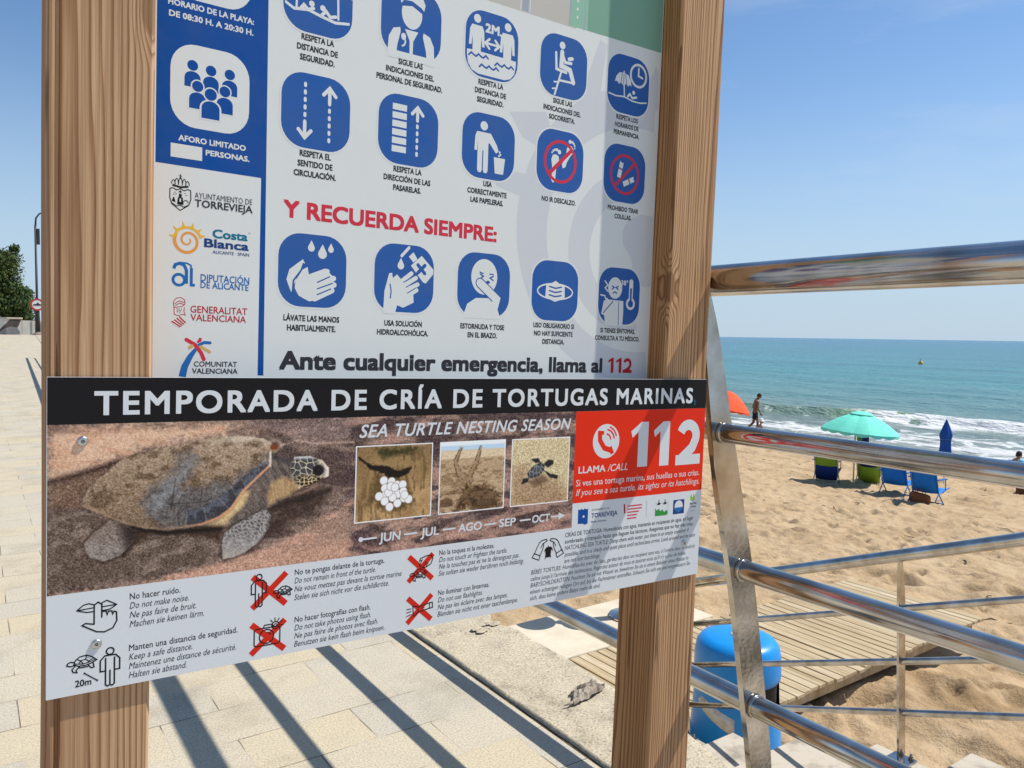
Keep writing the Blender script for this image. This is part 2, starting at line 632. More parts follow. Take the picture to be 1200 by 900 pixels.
# ------------------------------------------------------------------ setting: promenade
def paving_mat():
    m = mat('paving', (0.5, 0.45, 0.34), 0.85, spec=0.2)
    b = m.node_tree.nodes['Principled BSDF']
    t = N(m, 'ShaderNodeTexCoord')
    mp = N(m, 'ShaderNodeMapping')
    mp.inputs['Location'].default_value = (-0.473 + 0.27 * 40, -1.757 + 0.165 * 400, 0)
    L(m, t.outputs['Object'], mp.inputs['Vector'])
    wn = N(m, 'ShaderNodeTexNoise', Scale=7.0, Detail=4.0)
    L(m, t.outputs['Object'], wn.inputs['Vector'])
    wob = N(m, 'ShaderNodeVectorMath', operation='MULTIPLY_ADD')
    wob.inputs[1].default_value = (0.006, 0.006, 0)
    L(m, wn.outputs['Color'], wob.inputs[0])
    L(m, mp.outputs['Vector'], wob.inputs[2])
    br = N(m, 'ShaderNodeTexBrick', Scale=1.0)
    br.offset = 0.5
    br.inputs['Brick Width'].default_value = 0.27
    br.inputs['Row Height'].default_value = 0.165
    br.inputs['Mortar Size'].default_value = 0.0016
    br.inputs['Mortar Smooth'].default_value = 0.2
    br.inputs['Bias'].default_value = 0.0
    br.inputs['Color1'].default_value = (0.0, 0.0, 0.0, 1)
    br.inputs['Color2'].default_value = (1, 1, 1, 1)
    br.inputs['Mortar'].default_value = (0.5, 0.5, 0.5, 1)
    L(m, wob.outputs[0], br.inputs['Vector'])
    r0 = ramp(m, [(0.0, (0.47, 0.43, 0.35)), (0.35, (0.50, 0.45, 0.355)), (0.7, (0.515, 0.455, 0.34)), (1.0, (0.525, 0.45, 0.315))])
    L(m, br.outputs['Color'], r0.inputs['Fac'])
    sp = N(m, 'ShaderNodeTexNoise', Scale=210.0, Detail=4.0, Roughness=0.7)
    L(m, t.outputs['Object'], sp.inputs['Vector'])
    r1 = ramp(m, [(0.32, (0.60, 0.58, 0.56)), (0.5, (0.97, 0.97, 0.97)), (0.68, (1.18, 1.17, 1.15))])
    L(m, sp.outputs['Fac'], r1.inputs['Fac'])
    c = mixc(m, 1.0, r0.outputs['Color'], r1.outputs['Color'], 'MULTIPLY')
    bl = N(m, 'ShaderNodeTexNoise', Scale=3.2, Detail=7.0, Roughness=0.7)
    L(m, t.outputs['Object'], bl.inputs['Vector'])
    r2 = ramp(m, [(0.28, (0.74, 0.72, 0.70)), (0.5, (1, 1, 1)), (0.75, (1.06, 1.05, 1.02))])
    L(m, bl.outputs['Fac'], r2.inputs['Fac'])
    c = mixc(m, 1.0, c, r2.outputs['Color'], 'MULTIPLY')
    vg = N(m, 'ShaderNodeTexVoronoi', Scale=5.5)
    L(m, t.outputs['Object'], vg.inputs['Vector'])
    rg = ramp(m, [(0.035, (0.42, 0.38, 0.33)), (0.06, (1, 1, 1))])
    L(m, vg.outputs['Distance'], rg.inputs['Fac'])
    gm = N(m, 'ShaderNodeTexNoise', Scale=1.1, Detail=2.0)
    L(m, t.outputs['Object'], gm.inputs['Vector'])
    gr = ramp(m, [(0.5, (0, 0, 0)), (0.58, (.8, .8, .8))])
    L(m, gm.outputs['Fac'], gr.inputs['Fac'])
    c2 = mixc(m, 1.0, c, rg.outputs['Color'], 'MULTIPLY')
    c = mixc(m, gr.outputs['Color'], c, c2)
    dn = N(m, 'ShaderNodeTexNoise', Scale=2.4, Detail=9.0, Roughness=0.75)
    L(m, t.outputs['Object'], dn.inputs['Vector'])
    dr = ramp(m, [(0.56, (0, 0, 0)), (0.72, (.55, .55, .55))])
    L(m, dn.outputs['Fac'], dr.inputs['Fac'])
    c = mixc(m, dr.outputs['Color'], c, (0.36, 0.30, 0.225))
    # some joints are filled with pale sand, others open and dark
    jn = N(m, 'ShaderNodeTexNoise', Scale=4.5, Detail=4.0)
    L(m, t.outputs['Object'], jn.inputs['Vector'])
    jr = ramp(m, [(0.47, (0.46, 0.40, 0.31)), (0.58, (0.15, 0.12, 0.085))])
    L(m, jn.outputs['Fac'], jr.inputs['Fac'])
    c = mixc(m, br.outputs['Fac'], c, jr.outputs['Color'])
    L(m, c, b.inputs['Base Color'])
    bu = N(m, 'ShaderNodeBump', Strength=0.35, Distance=0.002)
    mm = N(m, 'ShaderNodeMath', operation='MULTIPLY_ADD')
    mm.inputs[1].default_value = -1.5
    L(m, br.outputs['Fac'], mm.inputs[0])
    L(m, sp.outputs['Fac'], mm.inputs[2])
    L(m, mm.outputs[0], bu.inputs['Height'])
    L(m, bu.outputs['Normal'], b.inputs['Normal'])
    return m


def rise(y):
    return 0.49 * smooth(27, 50, y)


JX = 1.088                                            # joint between paving and the concrete kerb
ys = np.array(list(np.arange(-40, 27, 1.0)) + list(np.arange(27, 60, 1.0)) + [70, 90, 120, 200, 400])
xs = np.array([-300, -120, -60, -30, -15, -8, -4, -2, -1, 0, 0.6, JX])
X, Y = np.meshgrid(xs, ys)
X = np.where(X == JX, JX + 0.034 * np.maximum(Y - 2.9, 0), X)
M_pave = paving_mat()
tag(link('promenade_paving', grid_mesh('promenade_paving', X, Y, rise(Y)), M_pave), 'pale stone paved promenade laid in a running bond behind the boards', kind='structure')

M_conc = mat('rough_concrete', (0.62, 0.56, 0.45), 0.9, spec=0.2)


def conc_mat(m):
    b = m.node_tree.nodes['Principled BSDF']
    t = N(m, 'ShaderNodeTexCoord')
    n1 = N(m, 'ShaderNodeTexNoise', Scale=150.0, Detail=5.0, Roughness=0.7)
    n2 = N(m, 'ShaderNodeTexNoise', Scale=9.0, Detail=8.0, Roughness=0.7)
    vo = N(m, 'ShaderNodeTexVoronoi', Scale=95.0)
    for q in (n1, n2, vo):
        L(m, t.outputs['Object'], q.inputs['Vector'])
    r1 = ramp(m, [(0.33, (0.17, 0.145, 0.11)), (0.43, (0.44, 0.385, 0.285)), (0.58, (0.575, 0.505, 0.385)), (0.75, (0.66, 0.60, 0.49))])
    L(m, n1.outputs['Fac'], r1.inputs['Fac'])
    r2 = ramp(m, [(0.32, (0.55, 0.54, 0.52)), (0.46, (0.92, 0.91, 0.89)), (0.7, (1.05, 1.04, 1.0))])
    L(m, n2.outputs['Fac'], r2.inputs['Fac'])
    c = mixc(m, 1.0, r1.outputs['Color'], r2.outputs['Color'], 'MULTIPLY')
    rv = ramp(m, [(0.04, (0.35, 0.32, 0.28)), (0.13, (1, 1, 1))])
    L(m, vo.outputs['Distance'], rv.inputs['Fac'])
    nm = N(m, 'ShaderNodeTexNoise', Scale=14.0, Detail=3.0)
    L(m, t.outputs['Object'], nm.inputs['Vector'])
    rm = ramp(m, [(0.5, (0, 0, 0)), (0.62, (1, 1, 1))])
    L(m, nm.outputs['Fac'], rm.inputs['Fac'])
    c2 = mixc(m, 1.0, c, rv.outputs['Color'], 'MULTIPLY')
    c = mixc(m, rm.outputs['Color'], c, c2)
    L(m, c, b.inputs['Base Color'])
    bu = N(m, 'ShaderNodeBump', Strength=0.55, Distance=0.006)
    L(m, n1.outputs['Fac'], bu.inputs['Height'])
    L(m, bu.outputs['Normal'], b.inputs['Normal'])


conc_mat(M_conc)


def kerb_outer(y):
    return np.interp(y, [-40, 0.4, 1.059, 1.131, 1.208, 1.481, 1.738, 2.1, 2.95, 60], [1.31, 1.315, 1.330, 1.340, 1.355, 1.370, 1.386, 1.392, 1.40, 3.45])


ky = np.concatenate([np.arange(-40, -1, 1.5), np.arange(-1, 4, 0.022), np.arange(4, 60, 1.0)])
cols = [0, 0.012, 0.03, 0.12, 0.25, 0.38, 0.5, 0.62, 0.75, 0.88, 0.96, 0.995, 1.0]
Xk = np.zeros((len(ky), len(cols) + 2))
Yk = np.repeat(ky[:, None], len(cols) + 2, 1)
Zk = np.zeros_like(Xk)
xi = JX + 0.012 + 0.034 * np.maximum(ky - 2.9, 0) + 0.004 * (vnoise(ky * 18, ky * 0, 3) - .5)
xo = kerb_outer(ky) + 0.014 * (fbm(ky * 9, ky * 0, 5, 3) - .5)
chip = np.exp(-((ky - 2.03) / 0.05) ** 2) * 0.05
xo = xo - chip
for j, c in enumerate(cols):
    Xk[:, j + 1] = xi + (xo - xi) * c
    Zk[:, j + 1] = rise(ky) + 0.006 + 0.010 * (fbm(Xk[:, j + 1] * 14, ky * 14, 8, 3) - .5)
Zk[:, 1] -= 0.010
Zk[:, -2] -= 0.03
Zk[:, -3] -= 0.008
Xk[:, 0] = xi - 0.002
Zk[:, 0] = rise(ky) - 0.12
Xk[:, -1] = xo + 0.02
Zk[:, -1] = -3.6
tag(link('concrete_kerb', grid_mesh('concrete_kerb', Xk, Yk, Zk), M_conc), 'weathered rough concrete kerb along the outer promenade edge', kind='structure')
# dark soil in the open joint
bm = bmesh.new()
box(bm, JX - 0.006, JX + 0.02, -40, 2.9, -0.05, -0.004)
M_soil = mat('joint_soil', (0.10, 0.075, 0.045), 0.95, col2=(0.03, 0.022, 0.014), nscale=60)
tag(ob('joint_soil', bm, M_soil), 'dark soil filling the joint beside the kerb', kind='structure')


# ------------------------------------------------------------------ setting: sand
def ground(x):
    return EYE - 2.9 - 0.0667 * (np.maximum(x, 5.0) - 5)


xs = [1.2]
while xs[-1] < 46:
    xs.append(xs[-1] + (0.045 if xs[-1] < 12 else min(0.045 + 0.007 * (xs[-1] - 12), 0.3)))
ysn = [-30, -20, -12]
while ysn[-1] < -3:
    ysn.append(ysn[-1] + 0.6)
while ysn[-1] < 12:
    ysn.append(ysn[-1] + (0.3 if ysn[-1] < -1 else 0.05))
while ysn[-1] < 400:
    ysn.append(ysn[-1] + min(0.05 + 0.008 * (ysn[-1] - 12), 12))
X, Y = np.meshgrid(np.array(xs), np.array(ysn))
dry = 1 - smooth(26.5, 30.0, X)
h = 0.16 * (fbm(X * 0.45, Y * 0.45, 21, 3) - .5) + 0.12 * (fbm(X * 1.5, Y * 1.5, 22, 3) - .5)
h += 0.085 * np.abs(fbm(X * 4.2, Y * 3.6, 23, 3) - .5) * 2 * smooth(0.42, 0.6, fbm(X * .7, Y * .7, 31, 2))
h += 0.05 * (fbm(X * 6, Y * 6, 24, 3) - .5)
# trampled rows parallel with the sea
tr = smooth(0.47, 0.66, fbm(X * 0.9, Y * 0.22, 29, 3))
h += -0.10 * tr * (0.35 + fbm(X * 4, Y * 4, 30, 2))
# footprints
pr = random.Random(3)
for k in range(2100):
    fx, fy = pr.uniform(4.5, 24), pr.uniform(-1, 22)
    a = pr.uniform(0, 6.28)
    fs_ = pr.uniform(.10, .21)
    i0, i1 = np.searchsorted(xs, fx - .4), np.searchsorted(xs, fx + .4)
    j0, j1 = np.searchsorted(ysn, fy - .4), np.searchsorted(ysn, fy + .4)
    dx, dy = X[j0:j1, i0:i1] - fx, Y[j0:j1, i0:i1] - fy
    u = (dx * math.cos(a) + dy * math.sin(a)) / fs_
    v = (-dx * math.sin(a) + dy * math.cos(a)) / (fs_ * .55)
    q = u * u + v * v
    h[j0:j1, i0:i1] += pr.uniform(.3, 1.1) * (-0.085 * np.exp(-q) + 0.038 * np.exp(-(np.sqrt(q) - 1.6) ** 2 * 4))
pile = np.exp(-(((X - 6.9) / 0.8) ** 2 + ((Y - 3.0) / 0.55) ** 2))
pile2 = np.exp(-(((X - 6.0) / 0.5) ** 2 + ((Y - 2.1) / 0.35) ** 2))
pile3 = np.exp(-(((X - 11.2) / 0.7) ** 2 + ((Y - 4.6) / 0.3) ** 2))
damp = np.clip(pile * 1.2 + pile2 * .8 + pile3 * .7, 0, 1) * smooth(.35, .6, fbm(X * 3, Y * 3, 40, 3)) * 0.8
h += (0.07 * pile + 0.04 * pile2 + 0.07 * pile3) * (0.5 + fbm(X * 6, Y * 6, 33, 3))
Z = ground(X) + h * dry + 0.02 * (fbm(X * .6, Y * .15, 41, 2) - .5) * (1 - dry)
inb = smooth(3.3, 3.6, Y) * (1 - smooth(5.9, 6.1, Y)) * (1 - smooth(8.1, 8.6, X))
Z = np.where(inb > 0, np.minimum(Z, (1 - inb) * Z + inb * (EYE - 2.9)), Z)
wet = np.clip(smooth(27.6, 30.2, X + 1.2 * (fbm(X * .3, Y * .12, 43, 2) - .5)), 0, 1)
M_sand = mat('sand', (0.46, 0.35, 0.21), 0.95, spec=0.15)


def sand_nodes(m):
    b = m.node_tree.nodes['Principled BSDF']
    t = N(m, 'ShaderNodeTexCoord')
    n1 = N(m, 'ShaderNodeTexNoise', Scale=1.3, Detail=9.0, Roughness=0.72)
    n2 = N(m, 'ShaderNodeTexNoise', Scale=60.0, Detail=6.0, Roughness=0.7)
    n3 = N(m, 'ShaderNodeTexNoise', Scale=7.0, Detail=6.0, Roughness=0.68)
    for q in (n1, n2, n3):
        L(m, t.outputs['Object'], q.inputs['Vector'])
    r1 = ramp(m, [(0.3, (0.36, 0.25, 0.14)), (0.5, (0.475, 0.345, 0.205)), (0.75, (0.545, 0.415, 0.265))])
    L(m, n1.outputs['Fac'], r1.inputs['Fac'])
    r2 = ramp(m, [(0.28, (0.72, 0.68, 0.64)), (0.5, (1, 1, 1)), (0.75, (1.1, 1.1, 1.1))])
    L(m, n2.outputs['Fac'], r2.inputs['Fac'])
    c = mixc(m, 1.0, r1.outputs['Color'], r2.outputs['Color'], 'MULTIPLY')
    at = N(m, 'ShaderNodeAttribute', attribute_name='damp')
    c = mixc(m, at.outputs['Fac'], c, (0.27, 0.175, 0.085))
    aw = N(m, 'ShaderNodeAttribute', attribute_name='wet')
    c = mixc(m, aw.outputs['Fac'], c, (0.27, 0.215, 0.145))
    L(m, c, b.inputs['Base Color'])
    rr = N(m, 'ShaderNodeMapRange')
    rr.inputs['To Min'].default_value = 0.95
    rr.inputs['To Max'].default_value = 0.35
    L(m, aw.outputs['Fac'], rr.inputs['Value'])
    L(m, rr.outputs['Result'], b.inputs['Roughness'])
    bu = N(m, 'ShaderNodeBump', Strength=1.0, Distance=0.05)
    L(m, n3.outputs['Fac'], bu.inputs['Height'])
    bu2 = N(m, 'ShaderNodeBump', Strength=0.5, Distance=0.006)
    L(m, n2.outputs['Fac'], bu2.inputs['Height'])
    L(m, bu.outputs['Normal'], bu2.inputs['Normal'])
    L(m, bu2.outputs['Normal'], b.inputs['Normal'])


sand_nodes(M_sand)
tag(link('beach_sand', grid_mesh('beach_sand', X, Y, Z, {'damp': damp, 'wet': wet}), M_sand), 'trampled pale beach sand sloping down to the sea', kind='structure')

# twigs and dry seaweed scattered on the sand
pr = random.Random(41)
bm = bmesh.new()
zi = lambda x, y: float(Z[min(max(np.searchsorted(ysn, y), 0), len(ysn) - 1), min(max(np.searchsorted(xs, x), 0), len(xs) - 1)])
for k in range(170):
    x, y = 5 + 21 * pr.random() ** 1.1, pr.uniform(0, 24)
    if x < 8.6 and 3.2 < y < 6.1:
        continue
    a, ln = pr.uniform(0, 3.14), pr.uniform(.03, .16) * (1 if pr.random() < .93 else 2.4)
    p = [(x + ln * t * math.cos(a + .5 * t), y + ln * t * math.sin(a + .5 * t)) for t in (-1, -.3, .4, 1)]
    tube(bm, [(q[0], q[1], zi(*q) + .012) for q in p], [.003, .007, .008, .003], 5)
tag(ob('beach_debris', bm, mat('dry_twig', (0.10, 0.07, 0.04), .9)), 'dry twigs and bits of seaweed scattered over the sand', kind='stuff')

# ------------------------------------------------------------------ setting: sea
SEA = EYE - 4.62
rr = [24.0]
while rr[-1] < 30000:
    rr.append(rr[-1] * (1.0042 if rr[-1] < 75 else 1.016))
hd = np.radians(np.linspace(22, 82, 620))
R, H = np.meshgrid(np.array(rr), hd)
X, Y = R * np.sin(H), R * np.cos(H)
sh = 1.2 * (fbm(Y * 0.12, Y * 0 + 3, 51, 3) - .5) * 2
d = X - 30.9 - sh
near = np.exp(-np.maximum(X - 60, 0) / 120)
wob = 6 * fbm(X * .02, Y * .045, 52, 3)
Z = 0.10 * np.sin((X + 2 * wob) * 2 * math.pi / 10.5) * near * smooth(12, 25, d)
Z += (0.16 * (fbm(X * .55, Y * .2, 53, 3) - .5)) * near * smooth(1, 8, d) + 0.05 * (fbm(X * 1.6, Y * .8, 54, 2) - .5) * near * smooth(0, 4, d)
xb = 11.6 + 2.2 * (fbm(Y * .11, Y * 0 + 9, 55, 2) - .5) * 2 - 0.08 * (Y - 22)
amp = 0.5 * (0.45 + 0.55 * smooth(45, 26, Y)) + 0.0 * Y
e = d - xb
crest = np.where(e < 0, np.exp(-(e / 0.75) ** 2), np.exp(-(e / 2.1) ** 2))
Z += amp * crest
xb2 = 21 + 2.6 * (fbm(Y * .09, Y * 0 + 4, 56, 2) - .5) * 2
Z += 0.38 * np.exp(-((d - xb2) / 1.5) ** 2) * smooth(.35, .6, fbm(Y * .06, Y * 0, 57, 2))
Z *= smooth(-0.5, 3, d)
lace = 1 - np.abs(fbm(X * .9 + 2 * fbm(X * .5, Y * .5, 66, 2), Y * .45, 61, 4) - .5) * 2
lace2 = 1 - np.abs(fbm(X * 2.2, Y * 1.2, 62, 3) - .5) * 2
band = fbm(X * .55, Y * .09, 63, 3)
foam = smooth(0.82, 0.97, lace) * smooth(.40, .56, band) * smooth(12.5, 8, d) * 0.9
foam = np.maximum(foam, smooth(0.84, 0.97, lace2) * smooth(3.0, 1.0, d) * smooth(-.3, .2, d) * .85)
foam = np.maximum(foam, smooth(.56, .70, band + .16 * (lace2 - .75)) * smooth(10.5, 7, d) * smooth(0.6, 2, d) * 0.85)
brk = smooth(28.0, 22.5, Y + 3 * (fbm(Y * .5, X * .5, 64, 2) - .5))
ft = smooth(1.0, 0.0, np.maximum(e, 0)) * smooth(-3.2, -1.0, e + 2.4 * (fbm(X * .8, Y * .7, 65, 3) - .5))
foam = np.maximum(foam, brk * ft * smooth(.22, .42, fbm(X * 1.4, Y * 1.0, 67, 3)))
brk2 = smooth(31, 37, Y) * smooth(0.42, 0.6, fbm(Y * .25, X * .2, 68, 2))
foam = np.maximum(foam, brk2 * ft * 0.8 * smooth(.3, .5, fbm(X * 1.4, Y * 1.0, 69, 3)))
foam *= smooth(-.8, -.2, d)
face = np.clip(np.exp(-((e + .35) / .8) ** 2) * (smooth(21.5, 23.2, Y) * smooth(27.5, 25, Y) * .85 + .22 * smooth(24, 27, Y) * smooth(44, 36, Y)), 0, 1)
M_sea = mat('sea_water', (0.04, 0.2, 0.24), 0.22, spec=0.28)


def sea_nodes(m):
    b = m.node_tree.nodes['Principled BSDF']
    t = N(m, 'ShaderNodeTexCoord')
    ad = N(m, 'ShaderNodeAttribute', attribute_name='depth')
    r = ramp(m, [(0.0, (0.33, 0.305, 0.24)), (0.10, (0.26, 0.28, 0.235)), (0.20, (0.19, 0.265, 0.235)), (0.30, (0.10, 0.225, 0.22)), (0.45, (0.035, 0.205, 0.225)), (0.75, (0.018, 0.165, 0.215)), (1.0, (0.014, 0.135, 0.21))])
    L(m, ad.outputs['Fac'], r.inputs['Fac'])
    n0 = N(m, 'ShaderNodeTexNoise', Scale=0.06, Detail=5.0)
    mp0 = N(m, 'ShaderNodeMapping')
    mp0.inputs['Scale'].default_value = (1, .22, 1)
    L(m, t.outputs['Object'], mp0.inputs['Vector'])
    L(m, mp0.outputs['Vector'], n0.inputs['Vector'])
    r0 = ramp(m, [(0.35, (0.72, 0.82, 0.88)), (0.65, (1.2, 1.15, 1.08))])
    L(m, n0.outputs['Fac'], r0.inputs['Fac'])
    c = mixc(m, 1.0, r.outputs['Color'], r0.outputs['Color'], 'MULTIPLY')
    af = N(m, 'ShaderNodeAttribute', attribute_name='face')
    c = mixc(m, af.outputs['Fac'], c, (0.20, 0.34, 0.17))
    fo = N(m, 'ShaderNodeAttribute', attribute_name='foam')
    nf = N(m, 'ShaderNodeTexNoise', Scale=5.0, Detail=6.0, Roughness=0.7)
    L(m, t.outputs['Object'], nf.inputs['Vector'])
    k = N(m, 'ShaderNodeMath', operation='MULTIPLY_ADD')
    k.inputs[1].default_value = 0.8
    k.inputs[2].default_value = -0.4
    L(m, nf.outputs['Fac'], k.inputs[0])
    s = N(m, 'ShaderNodeMath', operation='ADD')
    L(m, k.outputs[0], s.inputs[0])
    L(m, fo.outputs['Fac'], s.inputs[1])
    mr = N(m, 'ShaderNodeMapRange')
    mr.inputs['From Min'].default_value = 0.34
    mr.inputs['From Max'].default_value = 0.95
    L(m, s.outputs[0], mr.inputs['Value'])
    c = mixc(m, mr.outputs['Result'], c, (0.70, 0.715, 0.71))
    L(m, c, b.inputs['Base Color'])
    rg = N(m, 'ShaderNodeMapRange')
    rg.inputs['To Min'].default_value = 0.2
    rg.inputs['To Max'].default_value = 0.9
    L(m, mr.outputs['Result'], rg.inputs['Value'])
    L(m, rg.outputs['Result'], b.inputs['Roughness'])
    mpw = N(m, 'ShaderNodeMapping')
    mpw.inputs['Scale'].default_value = (1, .45, 1)
    L(m, t.outputs['Object'], mpw.inputs['Vector'])
    w1 = N(m, 'ShaderNodeTexNoise', Scale=0.9, Detail=6.0, Roughness=0.62)
    L(m, mpw.outputs['Vector'], w1.inputs['Vector'])
    bu = N(m, 'ShaderNodeBump', Strength=1.0, Distance=0.9)
    L(m, w1.outputs['Fac'], bu.inputs['Height'])
    L(m, bu.outputs['Normal'], b.inputs['Normal'])


sea_nodes(M_sea)
depth = np.clip(np.log1p(np.maximum(d, 0) / 6.0) / math.log1p(1200 / 6.0), 0, 1)
tag(link('sea', grid_mesh('sea', X, Y, SEA + Z, {'foam': np.clip(foam, 0, 1), 'face': face, 'depth': depth}), M_sea), 'turquoise sea with white surf breaking on the beach', kind='structure')

# ------------------------------------------------------------------ setting: stone stairs, boardwalk, shower slab
M_stone = mat('step_stone', (0.50, 0.445, 0.36), 0.85, spec=0.2, col2=(0.25, 0.215, 0.17), nscale=7, lo=0.48, hi=0.72, bump=0.3, bscale=70, bdist=0.004)
XR, TR, RI = 3.70, 0.445, 0.1675
bm = bmesh.new()
pr = random.Random(5)
for k in range(-5, 6):
    zt = EYE - 1.874 - RI * k
    yn = 1.608 + TR * k
    xx = 1.16
    cuts = [1.16, 1.78 + .1 * (k % 2), 2.42 - .12 * (k % 2), 3.08 + .1 * (k % 2), XR]
    for a, b in zip(cuts, cuts[1:]):
        dz = pr.uniform(-.006, .004)
        box(bm, a + .003, b - .003, yn - TR - 0.05, yn, zt - RI - 0.03, zt + dz, 0.008)
tag(ob('stone_stairs', bm, M_stone), 'pale stone stairs leading down from the promenade to the sand', kind='structure')
bm = bmesh.new()
prism(bm, [(-1.1, -1.25), (3.3, -2.9), (3.3, -4.2), (-1.1, -4.2)], 1.2, XR - .05, lambda p, t: (t, p[0], EYE + p[1]))
tag(ob('stair_base', bm, M_stone), 'stone wall under the stairs', kind='structure')

ZB = EYE - 2.75
pl = mat('plank_wood', (0.40, 0.325, 0.215), 0.85, spec=0.2)


def plank_nodes(m):
    b = m.node_tree.nodes['Principled BSDF']
    t = N(m, 'ShaderNodeTexCoord')
    mp = N(m, 'ShaderNodeMapping')
    mp.inputs['Scale'].default_value = (9.3, 0.5, 1)
    L(m, t.outputs['Object'], mp.inputs['Vector'])
    n1 = N(m, 'ShaderNodeTexNoise', Scale=1.0, Detail=2.0)
    L(m, mp.outputs['Vector'], n1.inputs['Vector'])
    r1 = ramp(m, [(0.3, (0.36, 0.27, 0.155)), (0.5, (0.47, 0.37, 0.23)), (0.7, (0.55, 0.455, 0.31))])
    L(m, n1.outputs['Fac'], r1.inputs['Fac'])
    n2 = N(m, 'ShaderNodeTexNoise', Scale=60.0, Detail=5.0)
    mp2 = N(m, 'ShaderNodeMapping')
    mp2.inputs['Scale'].default_value = (1, .06, 1)
    L(m, t.outputs['Object'], mp2.inputs['Vector'])
    L(m, mp2.outputs['Vector'], n2.inputs['Vector'])
    r2 = ramp(m, [(0.3, (0.8, 0.78, 0.75)), (0.65, (1.08, 1.08, 1.08))])
    L(m, n2.outputs['Fac'], r2.inputs['Fac'])
    c = mixc(m, 1.0, r1.outputs['Color'], r2.outputs['Color'], 'MULTIPLY')
    L(m, c, b.inputs['Base Color'])


plank_nodes(pl)
bm = bmesh.new()
x = 1.75
pr = random.Random(11)
k = 0
while x < 8.12:
    w = 0.094
    gap = 0.011 if k % 20 else 0.022
    if x < 4.02:
        y1 = 4.985
    else:
        y1 = 4.985 if x < 5.93 else 4.95
    box(bm, x, x + w, 3.5 + pr.uniform(-.012, .012), y1 + pr.uniform(-.01, .01), ZB - .032, ZB + pr.uniform(-.003, .003), 0.004)
    x += w + gap
    k += 1
for y in (3.62, 4.25, 4.85):
    box(bm, 1.75, 8.1, y - .045, y + .045, ZB - .15, ZB - .033)
tag(ob('boardwalk', bm, pl), 'weathered plank boardwalk laid on the sand', kind='structure')
bm = bmesh.new()
box(bm, 3.2, 5.93, 5.0, 5.87, ZB - .3, ZB + .004, .012)
M_slab = mat('slab_concrete', (0.64, 0.57, 0.44), 0.85, spec=0.2, col2=(0.55, 0.47, 0.35), nscale=3.5, bump=0.15, bscale=60, bdist=.003)
tag(ob('shower_slab', bm, M_slab), 'cream concrete slab beside the boardwalk', kind='structure')


# ------------------------------------------------------------------ the two boards share one leaning frame
FX = Vector((0.99956465, -0.01800693, -0.02337222))
FY = Vector((0.02328598, -0.0049838, 0.99971642))
FZ = Vector((-0.01811831, -0.99982544, -0.00456232))
FO = Vector((0.07128129, 1.09199948, -0.06050069)) * 0.83333 + Vector((0, 0, EYE))


def board(name, ox, oy, label, cat):
    o = empty(name, (0, 0, 0), label, cat)
    p = FO + FX * ox + FY * oy
    o.matrix_world = Matrix(((FX.x, FY.x, FZ.x, p.x), (FX.y, FY.y, FZ.y, p.y), (FX.z, FY.z, FZ.z, p.z), (0, 0, 0, 1)))
    return o


def ink(name, rgb, k=0.85, rough=0.45, mott=0.06):
    c = lin(*rgb, k)
    c2 = tuple(min(1, v * (1 - mott) + 0.03 * mott * 5) for v in c)
    return mat(name, c, rough, spec=0.14, col2=c2 if mott else None, nscale=18, lo=.35, hi=.7)


I_white = ink('print_white', (226, 228, 224), 0.98, 0.5, 0.02)
I_sign = ink('sign_white', (226, 229, 231), 0.92, 0.35, 0.01)
I_blue = ink('print_blue', (44, 98, 174), 0.9, 0.45, 0.16)
I_band = ink('print_deep_blue', (6, 80, 162), 0.9, 0.45, 0.14)
I_text = ink('print_dark_grey', (58, 58, 62), 0.9, 0.5, 0)
I_black = ink('print_black', (30, 28, 30), 0.9, 0.4, 0)
I_red = ink('print_red', (214, 58, 74), 0.95, 0.5, 0)
I_dred = ink('print_deep_red', (190, 40, 50), 0.95, 0.5, 0)
I_wm = ink('print_pale_grey', (217, 219, 221), 0.92, 0.5, 0.02)
I_green = ink('print_map_green', (128, 172, 148), 0.95, 0.5, 0.03)
I_green2 = ink('print_map_pale_green', (150, 196, 170), 0.95, 0.5, 0.02)
I_beige = ink('print_map_beige', (205, 200, 190), 0.9, 0.5, 0.02)
I_line = ink('print_map_line', (170, 178, 186), 0.9, 0.5, 0)
I_signred = ink('sign_red', (232, 50, 24), 0.98, 0.35, 0.0)
I_cross = ink('cross_red', (214, 46, 30), 0.95, 0.35, 0.0)
I_yel = ink('print_yellow', (240, 190, 70), 0.95, 0.5, 0.0)
I_or = ink('print_orange', (236, 160, 80), 0.95, 0.5, 0.0)
I_tan = ink('print_tan', (214, 176, 110), 0.95, 0.5, 0.0)
I_teal = ink('print_teal', (20, 120, 150), 0.95, 0.5, 0.0)
I_navy = ink('print_navy', (36, 70, 130), 0.95, 0.5, 0.0)
I_lblue = ink('print_sky_blue', (40, 110, 180), 0.95, 0.5, 0.0)
I_fgreen = ink('print_leaf_green', (60, 150, 70), 0.95, 0.5, 0.0)
I_lime = ink('print_lime', (150, 190, 60), 0.95, 0.5, 0.0)

ib = board('information_board', 0.48, -0.883, 'tall beach rules board with blue pictograms framed by two timber posts', 'notice board')
IOFF = (0.48, -0.883, 0.0)


def iz(x, y, z):
    return Vector((x - IOFF[0], y - IOFF[1], z))


